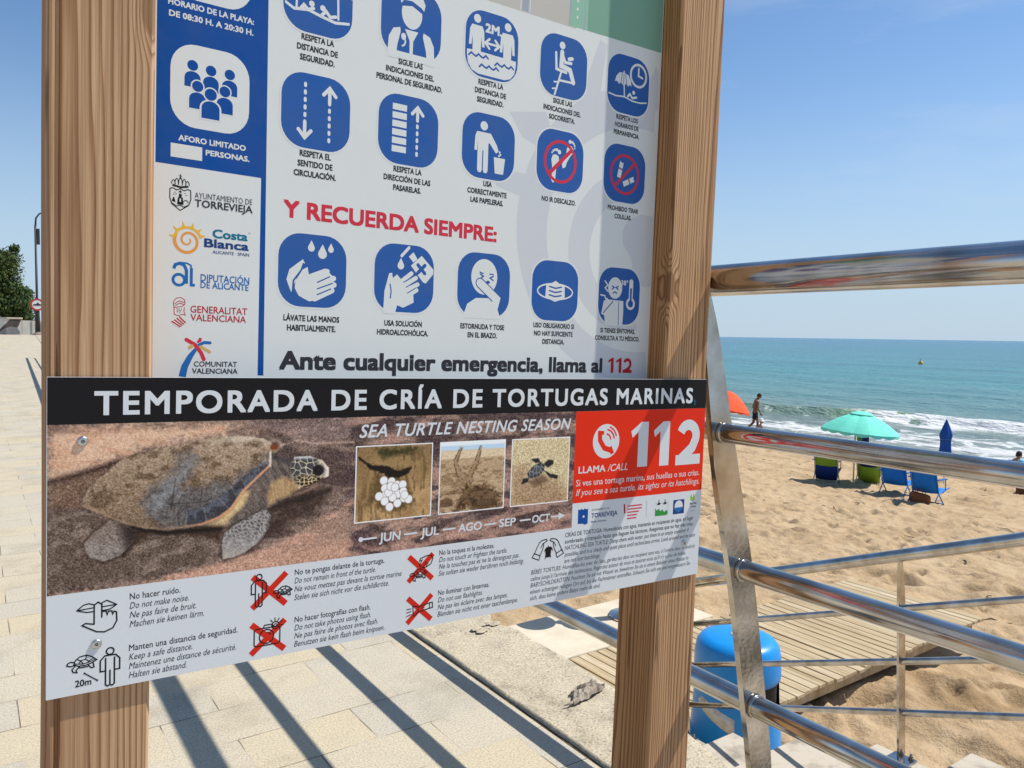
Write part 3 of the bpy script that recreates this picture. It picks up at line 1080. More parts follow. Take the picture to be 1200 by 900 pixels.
for x0, seed, groove in ((-0.0014, 3.0, True), (0.8698, 11.0, False)):
    bm = bmesh.new()
    f, bk = -0.006, -0.098
    c = 0.005
    prof = [(0, bk + c), (c, bk), (0.1 - c, bk), (0.1, bk + c), (0.1, f - c * .7), (0.1 - c * .7, f)]
    if groove:
        prof += [(0.0135, f), (0.0115, f - 0.004), (0.0085, f - 0.004), (0.0075, f - .001), (c, f - .001), (0, f - c)]
    else:
        prof += [(c * .7, f), (0, f - c * .7)]
    n = 40
    rings = []
    for i in range(n + 1):
        y = -0.93 + i * (1.78 / n)
        rings.append([bm.verts.new(iz(x0 + p[0] + .0007 * math.sin(y * 7 + seed), y, p[1])) for p in prof])
    for a, b in zip(rings, rings[1:]):
        for k in range(len(prof)):
            bm.faces.new((a[k], a[(k + 1) % len(prof)], b[(k + 1) % len(prof)], b[k]))
    bm.faces.new(rings[0])
    bm.faces.new(rings[-1][::-1])
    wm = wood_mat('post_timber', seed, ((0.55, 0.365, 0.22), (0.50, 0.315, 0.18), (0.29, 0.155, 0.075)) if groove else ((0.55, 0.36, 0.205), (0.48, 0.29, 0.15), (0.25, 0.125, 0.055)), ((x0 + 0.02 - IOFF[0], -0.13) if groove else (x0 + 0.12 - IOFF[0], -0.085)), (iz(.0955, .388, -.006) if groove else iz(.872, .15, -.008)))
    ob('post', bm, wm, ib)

bm = bmesh.new()
RZ = -0.0473
box(bm, 0.099 - IOFF[0], 0.8692 - IOFF[0], -0.035 - IOFF[1], 0.80 - IOFF[1], RZ - 0.006, RZ)
panel = ob('panel', bm, I_white, ib)


def art(z0=0.2, step=0.005):
    return Art(IOFF, RZ * 1000 + z0 * 0.2, step)


def px_poly(a, m, p):
    return a.poly(m, p)


# map strip at the top
a = art(0.15)
a.rect(I_beige, 236, 529.5, 690, 799)
a.poly(I_green2, [(677, 531.5), (712, 532), (712, 799), (677, 799)])
a.poly(I_green, [(712, 532), (868, 534.5), (868, 799), (712, 799)])
for x, w in ((596, 11), (677, 2.4), (705, 2.2)):
    a.line(I_line, [(x, 531), (x + 6, 798)], w, rnd_cap=False)
a.line(I_white, [(588, 531), (594, 798)], 1.4, rnd_cap=False)
a.line(I_white, [(604, 531), (610, 798)], 1.4, rnd_cap=False)
for y in range(545, 790, 12):
    a.rect(I_white, 690, y, 693, y + 4)
a.done('map_strip', panel)
# pale sun spiral
a = art(0.2, 0.004)
p, w = [], []
for i in range(60):
    t = math.radians(75 + i * 4.6)
    p.append((838 + 222 * math.cos(t) * (1 - .0012 * i), 222 + 215 * math.sin(t) * (1 - .0012 * i)))
    w.append(62 - 0.35 * i)
p = [(min(q[0], 866), q[1]) for q in p if q[0] < 866]
a.line(I_wm, p, w[:len(p)], rnd_cap=False)
p = []
for i in range(48):
    t = math.radians(92 + i * 5.2)
    r = 118 - i * 0.55
    p.append((822 + r * math.cos(t), 196 + r * math.sin(t)))
p = [q for q in p if q[0] < 842]
a.line(I_wm, p, 42, rnd_cap=False)
a.poly(I_wm, [(868, 268), (838, 268), (812, 256), (800, 236), (803, 216), (818, 200), (826, 186), (820, 170), (834, 158), (854, 150), (868, 152)])
for (q0, q1, q2, q3) in (((575, 384), (600, 352), (668, 330), (640, 396)), ((700, 420), (742, 440), (752, 520), (738, 525)), ((560, 300), (556, 276), (622, 262), (620, 300)), ((824, 440), (866, 440), (866, 500), (858, 512))):
    a.poly(I_wm, [q0, q1, q2, q3])
a.done('watermark', panel)

# deep blue column with hours and capacity
a = art(0.25)
a.poly(I_band, [(105.5, 239), (222.6, 238), (222.6, 0), (229.6, 0), (226, 799), (105.5, 799)])
a.done('blue_column', panel)
a = art(0.4)
a.at(164, 472, 44, 46).rect(I_white, -1, -1, 1, 1, .62)
a.ring(I_band, 0, 0.05, .55, .1).line(I_band, [(0, .42), (0, .05), (.28, -.06)], .1)
a.done('pictogram', panel, 'round white clock sign cut by the top edge')
a = art(0.4)
a.text(I_white, 'HORARIO DE LA PLAYA:', 116.8, 210.9, 415, 6.8, .03)
a.text(I_white, 'DE 08:30 H. A 20:30 H.', 117.8, 210.6, 402.3, 6.8, .03)
a.done('caption', panel)
a = art(0.4)
a.at(163.5, 330, 43.5, 46.5).rect(I_white, -1, -1, 1, 1, .62)
for x, y, s in ((-.46, .5, 1), (0, .46, 1), (.48, .46, 1), (-.33, .02, 1.05), (.36, .02, 1.05), (0, -.12, 1.15)):
    body = [(x - .2 * s, y - .52 * s), (x + .2 * s, y - .52 * s), (x + .2 * s, y - .3 * s)] + [(x + .2 * s * math.cos(math.radians(q)), y - .3 * s + .16 * s * math.sin(math.radians(q))) for q in range(20, 180, 20)] + [(x - .2 * s, y - .3 * s)]
    big = [(x + (q[0] - x) * 1.2, y - .33 * s + (q[1] - y + .33 * s) * 1.15) for q in body]
    a.ell(I_white, x, y, .165 * s, .155 * s).poly(I_white, big)
    a.ell(I_band, x, y, .135 * s, .127 * s).poly(I_band, body)
a.done('pictogram', panel, 'white rounded square with six blue figures')
a = art(0.4)
a.text(I_white, 'AFORO LIMITADO', 129.2, 204, 266.8, 6.6, .03)
a.rect(I_white, 121.2, 247.6, 155, 263)
a.text(I_white, 'PERSONAS.', 158.8, 208.5, 254.8, 6.4, .03)
a.done('caption', panel)


def man(a, m, x, y, s, m2=None, arms=True, legs=True):
    """standing figure, feet at y, height s"""
    a.ell(m, x, y + s * .9, s * .095)
    a.poly(m, [(x - .17 * s, y + .74 * s), (x - .13 * s, y + .785 * s), (x + .13 * s, y + .785 * s), (x + .17 * s, y + .74 * s), (x + .17 * s, y + .44 * s), (x + .115 * s, y + .44 * s), (x + .1 * s, y + .45 * s), (x + .1 * s, y), (x + .012 * s, y), (x + .012 * s, y + .36 * s), (x - .012 * s, y + .36 * s), (x - .012 * s, y), (x - .1 * s, y), (x - .1 * s, y + .45 * s), (x - .115 * s, y + .44 * s), (x - .17 * s, y + .44 * s)])


def arrow(a, m, p, q, w, hd):
    p, q = Vector(p), Vector(q)
    d = (q - p).normalized()
    s = Vector((-d.y, d.x))
    a.line(m, [tuple(q - d * hd + s * hd * .9), tuple(q), tuple(q - d * hd - s * hd * .9)], w)


def pic(col, row, lines, y0, draw, label, sq=True):
    cx, cy = (289, 416, 542, 670, 800)[col], (468, 328, 132)[row]
    a = art(0.5)
    a.at(cx, cy, 44, 45.5)
    if sq:
        a.rect(I_white, -1.05, -1.05, 1.05, 1.05, .68)
        a.rect(I_blue, -1, -1, 1, 1, .64)
    draw(a)
    a.done('pictogram', panel, label)
    a = art(0.5)
    for i, s in enumerate(lines):
        a.text(I_text, s, cx, None, y0 - i * 12.2, 7.6, .034, align=.78)
    a.done('caption', panel)


W = I_white


def d_beach(a):
    a.poly(W, [(-.95, -.3), (-.7, -.42), (-.3, -.36), (.1, -.45), (.5, -.52), (.92, -.46), (.92, -.53), (.5, -.6), (.1, -.53), (-.3, -.44), (-.7, -.5), (-.95, -.38)])
    for s, x in ((1, .55), (-1, -.6)):
        a.arc(W, x, .2, .42, 0, 180, .06).line(W, [(x, .62), (x + .03 * s, -.45)], .06)
        for q in (-.42, -.21, 0, .21):
            a.arc(W, x + q + .105, .2, .105, 0, 180, .05)
        a.arc(W, x, .2, .2, 0, 180, .05, ry=.42)
    a.line(W, [(-.5, -.4), (-.42, -.3), (-.3, -.4), (-.15, -.33)], .09).ell(W, -.2, -.22, .08)
    a.line(W, [(.1, -.44), (.22, -.32), (.34, -.45), (.5, -.4)], .09).ell(W, .12, -.26, .08)
    a.rect(W, .0, .3, .12, .7)


def d_guard(a):
    a.ell(W, 0, .28, .34, .44)
    a.poly(I_blue, [(-.4, .42), (0, .5), (.42, .32), (.4, .75), (-.4, .8)])
    a.poly(W, [(-.42, .72), (-.3, .92), (0, 1.0), (.3, .9), (.44, .62), (.4, .44), (.3, .52), (0, .64), (-.28, .62), (-.36, .5)])
    a.poly(W, [(-.78, -1.08), (-.74, -.5), (-.6, -.25), (-.38, -.18), (-.36, -.3), (-.46, -.7), (-.5, -1.08)])
    a.poly(W, [(.8, -1.08), (.76, -.5), (.62, -.25), (.4, -.18), (.38, -.3), (.5, -.7), (.54, -1.08)])
    a.poly(W, [(-.22, -.2), (.22, -.2), (.06, -.5), (.05, -1.0), (-.05, -1.0), (-.06, -.5)])
    a.rect(W, -.5, -1.06, .54, -.86)
    a.arc(W, -.34, -.56, .14, -70, 60, .05).ell(W, -.26, -.42, .08, .1)
    a.ell(I_blue, .02, .8, .07)


def d_two(a):
    a.poly(W, [(-.93, -.26), (-.7, -.24), (.93, -.26), (.93, -.4), (.88, -.66), (.74, -.84), (.5, -.92), (-.5, -.92), (-.74, -.84), (-.88, -.66), (-.93, -.4)])
    for x in (-.58, .58):
        a.ell(W, x, .72, .13)
        a.poly(W, [(x - .26, .38), (x - .19, .52), (x + .19, .52), (x + .26, .38), (x + .29, -.1), (x + .2, -.1), (x + .16, .2), (x + .15, -.3), (x - .15, -.3), (x - .16, .2), (x - .2, -.1), (x - .29, -.1)])
    a.line(W, [(-.24, .06), (.24, .06)], .07)
    arrow(a, W, (0, .06), (.27, .06), .075, .16)
    arrow(a, W, (0, .06), (-.27, .06), .075, .16)
    a.text(W, '2M.', -.28, .36, .38, .28, .04)
    for x, y in ((-.5, -.38), (.48, -.5), (-.1, -.66)):
        a.line(I_blue, [(x - .36 + .09 * i, y + .05 * (1 if i % 2 else -1) * math.sin(1 + i)) for i in range(9)], .055)


def d_chair(a):
    a.ell(W, -.1, .68, .12)
    a.line(W, [(-.1, .46), (-.12, .02), (.26, -.05), (.42, -.42)], .17)
    a.line(W, [(-.06, .36), (.04, .16), (.3, .18)], .1)
    a.line(W, [(.2, .3), (.34, .34)], .12)
    a.line(W, [(-.36, .4), (-.32, -.12), (.1, -.16)], .09)
    a.line(W, [(-.12, -.2), (-.36, -.95)], .07)
    a.line(W, [(-.18, -.46), (.4, -.44)], .07)
    a.line(W, [(-.4, -.55), (-.2, -.52)], .05).line(W, [(-.46, -.78), (-.28, -.74)], .05)


def d_clock(a):
    a.ring(W, .46, .42, .38, .085).line(W, [(.46, .68), (.46, .42), (.66, .38)], .075)
    a.poly(W, [(-.66, .02), (-.6, .22), (-.46, .36), (-.24, .4), (-.02, .34), (.1, .18), (.14, -.02), (.06, .04), (-.02, -.04), (-.12, .03), (-.24, -.05), (-.36, .03), (-.46, -.03), (-.56, .05)])
    for q in (-.38, -.24, -.1):
        a.line(I_blue, [(q, 0), (q * .55 - .11, .38)], .03)
    a.line(W, [(-.24, .44), (-.24, .38)], .05).line(W, [(-.22, 0), (-.18, -.4)], .055)
    a.line(W, [(-.92, -.42), (-.6, -.46), (-.2, -.42), (.2, -.5), (.6, -.5), (.9, -.44)], .05)
    a.line(W, [(-.02, -.38), (.08, -.28), (.2, -.4), (.4, -.34)], .08).ell(W, .26, -.2, .07)


def d_arrows(a):
    for x, y0, y1 in ((-.33, .72, -.72), (.38, -.72, .72)):
        n = 6
        s = 1 if y1 > y0 else -1
        for i in range(n):
            y = y0 + s * i * .2
            a.line(W, [(x, y), (x, y + s * .055)], .085)
        a.line(W, [(x, y1 - s * .42), (x, y1 - s * .05)], .1)
        arrow(a, W, (x, y0), (x, y1), .1, .2)


def d_walk(a):
    for i in range(6):
        a.rect(W, -.55, -.66 + i * .24, -.08, -.48 + i * .24)
    for i in range(5):
        a.line(W, [(.28, -.66 + i * .2), (.28, -.6 + i * .2)], .085)
    a.line(W, [(.28, .34), (.28, .66)], .1)
    arrow(a, W, (.28, 0), (.28, .72), .1, .2)


def d_litter(a):
    a.ell(W, -.2, .62, .14)
    a.poly(W, [(-.52, .28), (-.46, .42), (.06, .42), (.3, .1), (.38, -.08), (.28, -.16), (.02, .12), (-.02, .1), (-.02, -.74), (-.06, -.82), (-.16, -.82), (-.2, -.74), (-.2, -.14), (-.24, -.14), (-.24, -.74), (-.28, -.82), (-.38, -.82), (-.42, -.74), (-.42, .2), (-.44, -.16), (-.54, -.16)])
    a.poly(W, [(.2, -.28), (.64, -.28), (.58, -.78), (.26, -.78)])
    for x, y in ((.42, -.1), (.45, -.17), (.4, -.22)):
        a.ell(W, x, y, .035)


def foot(a, x, y, s, rot, fl):
    c, n = math.cos(rot), math.sin(rot)

    def T(p):
        return (x + s * (fl * p[0] * c - p[1] * n), y + s * (fl * p[0] * n + p[1] * c))
    a.poly(W, [T(p) for p in ((-.2, .3), (-.16, .48), (0, .54), (.17, .48), (.22, .28), (.14, 0), (.1, -.3), (.12, -.55), (0, -.68), (-.12, -.55), (-.1, -.25), (-.1, 0))])
    for px_, py_, r in ((-.17, .68, .095), (-.03, .74, .065), (.08, .72, .055), (.16, .66, .05), (.22, .57, .042)):
        q = T((px_, py_))
        a.ell(W, q[0], q[1], r * s, n=12)


def d_feet(a):
    foot(a, -.24, -.22, .78, -.1, -1)
    foot(a, .3, .22, .7, -.42, 1)
    a.ring(I_red, 0, -.02, .66, .1)
    a.line(I_red, [(-.44, -.44), (.46, .42)], .13, rnd_cap=False)


def d_butts(a):
    for x, y, r in ((-.22, .12, 1.35), (.2, -.24, .45)):
        c, n = math.cos(r), math.sin(r)

        def T(u, v):
            return (x + u * c - v * n, y + u * n + v * c)
        a.poly(W, [T(-.28, -.09), T(.04, -.09), T(.04, .09), T(-.28, .09)])
        a.poly(W, [T(.07, -.09), T(.28, -.09), T(.26, 0), T(.3, .09), T(.07, .09)])
        a.line(I_red, [T(.02, -.09), T(.02, .09)], .03, rnd_cap=False)
    a.ring(I_red, 0, -.02, .66, .09)
    a.line(I_red, [(-.44, -.44), (.46, .42)], .1, rnd_cap=False)


def drop(a, x, y, s):
    a.poly(W, [(x, y + s)] + [(x + .5 * s * math.cos(math.radians(q)), y - .05 * s + .5 * s * math.sin(math.radians(q))) for q in range(20, -201, -20)])


def hand5(a, x, y, s):
    """open palm with four fingers pointing up and to the right"""
    a.poly(W, [(x + s * p[0], y + s * p[1]) for p in ((-.5, -.1), (-.42, .34), (-.2, .52), (.02, .3), (.5, .1), (.55, -.5), (.1, -.72), (-.3, -.6))])
    for fx, fy, tx, ty in ((-.1, .2, .42, .6), (.1, .12, .62, .44), (.22, -.04, .7, .2), (.25, -.26, .66, -.02)):
        a.line(W, [(x + s * fx, y + s * fy), (x + s * tx, y + s * ty)], .17 * s)
    for fx, fy, tx, ty in ((.08, .24, .48, .48), (.2, .06, .6, .3), (.26, -.16, .62, .06)):
        a.line(I_blue, [(x + s * fx, y + s * fy), (x + s * tx, y + s * ty)], .035 * s)


def d_wash(a):
    drop(a, -.06, .64, .2)
    drop(a, .27, .5, .26)
    drop(a, .52, .64, .17)
    a.poly(W, [(-.62, -.62), (-.76, -.28), (-.68, .0), (-.3, .3), (-.24, .2), (-.4, -.05), (-.5, -.3)])
    a.line(I_blue, [(-.58, -.66), (-.56, -.3), (-.34, .0), (-.28, .18)], .05)
    a.poly(W, [(-.5, -.3), (-.3, .02), (-.16, .1), (-.12, -.1), (.36, .1), (.44, .02), (.62, -.12), (.62, -.3), (.6, -.5), (.2, -.78), (-.1, -.84), (-.4, -.7), (-.52, -.5)])
    for y, x1 in ((-.02, .42), (-.2, .62), (-.38, .64), (-.54, .58)):
        a.line(W, [(.06, y - .22), (x1, y + .04)], .15)
    for y, x1 in ((-.16, .5), (-.34, .58), (-.5, .54)):
        a.line(I_blue, [(.14, y - .14), (x1, y + .04)], .035)


def d_gel(a):
    hand5(a, -.1, -.3, .78)
    a.poly(W, [(-.68, -.9), (-.66, -.4), (-.52, .12), (-.42, .14), (-.4, 0), (-.46, -.3), (-.2, -.7), (-.3, -1.06), (-.7, -1.06)])
    a.line(I_blue, [(-.46, -.6), (-.44, -.4), (-.48, -.2)], .04)
    a.poly(W, [(.2, .4), (.56, .72), (.98, .34), (.98, .2), (.72, -.1), (.62, -.06)])
    a.poly(W, [(.12, .66), (.28, .5), (.42, .6), (.28, .8)])
    a.line(W, [(-.12, .66), (.12, .92)], .09)
    drop(a, -.14, .38, .22)
    a.line(I_blue, [(.44, .44), (.68, .2)], .11).line(I_blue, [(.44, .2), (.68, .44)], .11)


def d_cough(a):
    a.poly(W, [(-.78, -1.06), (-.62, -.62), (-.3, -.42), (.2, -.4), (.5, -.62), (.68, -1.06)])
    a.ell(W, 0, .26, .5, .56)
    a.line(I_blue, [(-.16, .34), (-.04, .28), (-.15, .2)], .05).line(I_blue, [(.34, .3), (.22, .24), (.34, .17)], .05)
    a.line(I_blue, [(-.18, .4), (-.05, .36)], .04).line(I_blue, [(.2, .36), (.34, .36)], .04)
    a.ell(I_blue, .14, .1, .08, .05)
    a.line(I_blue, [(-.16, .06), (.44, -.38)], .34).line(W, [(-.16, .06), (.5, -.42), (.4, -.78)], .27)


def d_mask(a):
    a.ring(W, 0, -.02, .76, .05, ry=.26)
    a.poly(W, [(-.4, .2), (-.2, .24), (0, .34), (.2, .24), (.4, .2), (.42, -.2), (.2, -.3), (0, -.36), (-.2, -.3), (-.42, -.2)])
    for y in (.14, .0, -.14):
        a.line(I_blue, [(-.26, y), (0, y - .05), (.26, y)], .05)


def d_fever(a):
    a.ell(W, -.22, .28, .34, .38)
    a.line(I_blue, [(-.36, .34), (-.26, .3), (-.36, .24)], .05).line(I_blue, [(-.08, .34), (-.18, .3), (-.08, .24)], .05)
    a.arc(I_blue, -.22, .06, .08, 20, 160, .05)
    a.poly(W, [(-.74, -.2), (-.6, -.14), (.2, -.16), (.22, -.5), (.2, -1.05), (-.62, -1.05), (-.7, -.7), (-.84, -.66)])
    a.line(I_blue, [(-.74, -.62), (-.3, -.2)], .04).line(I_blue, [(-.02, -.2), (.0, -1.02)], .03)
    a.line(W, [(-.72, .5), (-.58, .36), (-.7, .26), (-.56, .14)], .05).line(W, [(-.9, .0), (-.7, -.02), (-.66, -.12), (-.56, -.12)], .05)
    a.line(W, [(.56, .55), (.56, -.1)], .19).ell(W, .56, -.24, .22)
    a.line(I_blue, [(.56, .3), (.56, -.1)], .09).ell(I_blue, .56, -.24, .13)
    a.line(W, [(.56, .5), (.56, .36)], .09)
    a.text(W, '38°', .06, .4, .4, .18, .02)


pic(0, 0, ['RESPETA LA', 'DISTANCIA DE', 'SEGURIDAD.'], 412.5, d_beach, 'blue pictogram of bathers under parasols')
pic(1, 0, ['SIGUE LAS', 'INDICACIONES DEL', 'PERSONAL DE SEGURIDAD.'], 412, d_guard, 'blue pictogram of a guard with a cap')
pic(2, 0, ['RESPETA LA', 'DISTANCIA DE', 'SEGURIDAD.'], 412, d_two, 'blue pictogram of two bathers kept apart')
pic(3, 0, ['SIGUE LAS', 'INDICACIONES DEL', 'SOCORRISTA.'], 412, d_chair, 'blue pictogram of a lifeguard on a high chair')
pic(4, 0, ['RESPETA LOS', 'HORARIOS DE', 'PERMANENCIA.'], 412, d_clock, 'blue pictogram of a clock over a parasol')
pic(0, 1, ['RESPETA EL', 'SENTIDO DE', 'CIRCULACIÓN.'], 272, d_arrows, 'blue pictogram of two dotted arrows')
pic(1, 1, ['RESPETA LA', 'DIRECCIÓN DE LAS', 'PASARELAS.'], 272, d_walk, 'blue pictogram of a walkway and an arrow')
pic(2, 1, ['USA', 'CORRECTAMENTE', 'LAS PAPELERAS.'], 272, d_litter, 'blue pictogram of a figure using a bin')
pic(3, 1, ['NO IR DESCALZO.'], 265, d_feet, 'blue pictogram of crossed out bare feet')
pic(4, 1, ['PROHIBIDO TIRAR', 'COLILLAS.'], 268, d_butts, 'blue pictogram of crossed out cigarette butts')
pic(0, 2, ['LÁVATE LAS MANOS', 'HABITUALMENTE.'], 68.4, d_wash, 'blue pictogram of hands being washed')
pic(1, 2, ['USA SOLUCIÓN', 'HIDROALCOHÓLICA.'], 67.5, d_gel, 'blue pictogram of a hand under a gel bottle')
pic(2, 2, ['ESTORNUDA Y TOSE', 'EN EL BRAZO.'], 68.4, d_cough, 'blue pictogram of a head coughing into an arm')
pic(3, 2, ['USO OBLIGARORIO SI', 'NO HAY SUFICIENTE', 'DISTANCIA.'], 75, d_mask, 'blue pictogram of a face mask')
pic(4, 2, ['SI TIENES SÍNTOMAS,', 'CONSULTA A TU MÉDICO.'], 72, d_fever, 'blue pictogram of a feverish figure with a thermometer')

a = art(0.5)
a.text(I_red, 'Y RECUERDA SIEMPRE:', 250, 560.5, 195, 21.5, .032, res=4)
a.done('headline', panel)
a = art(0.5)
a.text(I_text, 'Ante cualquier emergencia, llama al', 248.5, 770, 7.4, 23.5, .036, res=4)
a.one(I_dred, 782, 794, 7.4, 24.5).one(I_dred, 799, 811, 7.4, 24.5).two(I_dred, 814, 834, 7.4, 24.5)
a.done('emergency_line', panel)

# crests and logos under the blue column
a = art(0.4)
a.line(I_black, [(121, 212), (124, 213), (128, 211), (132, 213), (136, 211), (140, 213), (143, 212), (143.4, 202), (141, 195), (132, 188.4), (123, 195), (120.8, 202)], 1.1, closed=True)
for x, h in ((124.5, 4.5), (128, 6.5), (132, 8), (136, 6.5), (139.5, 4.5)):
    a.arc(I_black, x, 217.5, 1.9, 0, 180, .9, ry=h)
a.line(I_black, [(123.5, 216.2), (132, 214.6), (140.5, 216.2)], 2.2, rnd_cap=False)
a.line(I_black, [(132, 224), (132, 229)], .8).line(I_black, [(130.6, 227.2), (133.4, 227.2)], .8)
a.poly(I_black, [(130.4, 207), (133.6, 207), (133.4, 203.5), (134.6, 203), (135.6, 195), (128.6, 195), (129.6, 203), (130.6, 203.5)])
a.rect(I_white, 131.2, 198, 132.8, 202)
a.poly(I_black, [(123, 198), (127, 197.2), (126, 201), (125, 203.5), (123.8, 201)])
a.arc(I_black, 138, 198, 2.4, 0, 170, .8).line(I_black, [(124, 195.5), (128, 193), (132, 194.4), (136, 192.6), (140, 195)], .9)
for x, y in ((126, 208), (127.5, 206.5), (137, 208), (138.5, 206), (125, 205.5)):
    a.line(I_black, [(x - .8, y), (x + .8, y + .5)], .5)
a.line(I_black, [(130.5, 209.5), (133.5, 209.5)], .9).line(I_black, [(132, 208), (132, 211)], .9)
a.text(I_text, 'AYUNTAMIENTO DE', 147.4, 212.6, 204.5, 6.6, 0.0)
a.text(I_text, 'TORREVIEJA', 147.6, 213.2, 194.6, 8.6, .018)
a.done('logo', panel, 'black town crest with lettering')
a = art(0.4)
p, w = [], []
for i in range(52):
    t = math.radians(150 + i * 11.5)
    r = 15.5 - 13.2 * i / 52
    p.append((140.5 + r * math.cos(t) * .95, 156 + r * math.sin(t) - 2 * (1 - i / 52)))
    w.append(3.9 - 2.4 * i / 52)
a.line(I_or, p, w)
a.arc(I_yel, 140.5, 155.5, 14.6, 18, 160, 3.0)
for q, l in ((172, 7), (140, 8), (108, 8.5), (75, 8), (45, 7.5), (22, 7)):
    t = math.radians(q)
    c, s = math.cos(t), math.sin(t)
    a.poly(I_yel, [(140.5 + 14 * c - 2.2 * s, 156 + 13.5 * s + 2.2 * c), (140.5 + 14 * c + 2.2 * s, 156 + 13.5 * s - 2.2 * c), (140.5 + (14 + l) * c + 1.2 * s, 156 + (13.5 + l) * s - 1.2 * c)])
a.text(I_teal, 'Costa', 167.6, 208, 161, 10.2, .03, res=3)
a.text(I_navy, 'Blanca', 158.5, 209.5, 149.5, 10.2, .03, res=3)
a.text(I_navy, 'ALICANTE · SPAIN', 168, 210, 143, 3.6, .01)
a.text(I_navy, '™', 208.6, 211, 169, 2.2)
a.done('logo', panel, 'yellow sun spiral logo with blue lettering')
a = art(0.4)
a.ring(I_lblue, 131.5, 109.6, 6.2, 3.2)
a.line(I_lblue, [(126, 122), (127.6, 126.6), (132, 128.4), (137, 126.8), (139.6, 121), (139.6, 105.5)], 3.6, rnd_cap=False)
a.line(I_lblue, [(145, 122), (144.4, 127), (140, 129.2), (133, 129.4)], 1.8)
a.line(I_lblue, [(145, 124), (145, 104.4), (149, 104.4)], 3.2, rnd_cap=False)
a.text(I_lblue, 'DIPUTACIÓN', 155.1, 210.7, 109.6, 8.4, .014)
a.text(I_lblue, 'DE ALICANTE', 155.2, 210, 101.8, 7.6, .014)
a.done('logo', panel, 'blue letter logo with lettering')
a = art(0.4)
a.line(I_dred, [(126.5, 78), (126, 84), (129, 88.4), (134, 89.4), (138, 87), (138.6, 82), (135, 79), (128, 78)], .8, closed=True)
a.line(I_dred, [(127.5, 82), (132, 85.5), (137.5, 84)], .8).line(I_dred, [(128, 80), (133, 83), (138, 81.4)], .8)
a.line(I_dred, [(126.8, 78), (127, 70), (131, 68.4), (136, 70.4), (139, 69.2), (137.4, 74), (138, 78)], .8)
a.line(I_dred, [(130, 77), (130.4, 72), (132.4, 77), (133, 71.5), (135, 76.5)], .7)
a.poly(I_white, [(124.5, 61.5), (131, 68), (139, 63.5), (139, 59), (133, 55.5), (127, 57)])
for i in range(4):
    a.line(I_dred, [(124.4 + i * 2.6, 61.8 + i * 1.9), (134 + i * 1.8, 55.6 + i * 1.6)], 1.6, rnd_cap=False)
a.text(I_dred, 'GENERALITAT', 144.4, 209, 72.8, 8, .008)
a.text(I_dred, 'VALENCIANA', 144.6, 207.6, 63.4, 7.8, .008)
a.done('logo', panel, 'red crest logo with lettering')
a = art(0.4)
a.line(I_lblue, [(136.5, -2), (139, 10), (145, 22), (152, 32)], [8, 7.4, 6, 3.6], rnd_cap=False)
a.line(I_red, [(140.5, 41.2), (150, 35.5), (157, 26), (160, 18.6)], 4.4)
a.line(I_lblue, [(154.5, 35.4), (160, 38.4), (166.6, 38.2)], 3.6)
a.poly(I_red, [(151.6, 38.4), (154.8, 44), (157.6, 43.2), (157, 39.6), (153.2, 37.4)])
a.line(I_tan, [(144, 32), (146.8, 34)], 3.8).line(I_tan, [(156, 33.4), (166.4, 27.4)], 3.4)
a.text(I_text, 'COMUNITAT', 148.9, 198, 10, 6.2, .016)
a.text(I_text, 'VALENCIANA', 147.1, 198.8, 1.8, 6.2, .016)
a.done('logo', panel, 'blue and red palm logo with lettering')

# ------------------------------------------------------------------ turtle sign, screwed across the posts
ts = board('turtle_sign', 0.48, -0.335, 'wide white sea turtle nesting sign with black title bar screwed across both posts', 'sign')
TOFF = (0.48, -0.335, 0.0)
bm = bmesh.new()
prism(bm, [(-.0005, 0), (.9633, 0), (.9633, -.3355), (-.0005, -.3355)], -0.003, 0.0, lambda p, t: (p[0] - TOFF[0], p[1] - TOFF[1], t))
tp = ob('panel', bm, I_sign, ts)


def tart(z0=0.2, step=0.005):
    return Art(TOFF, z0 * 0.25, step)


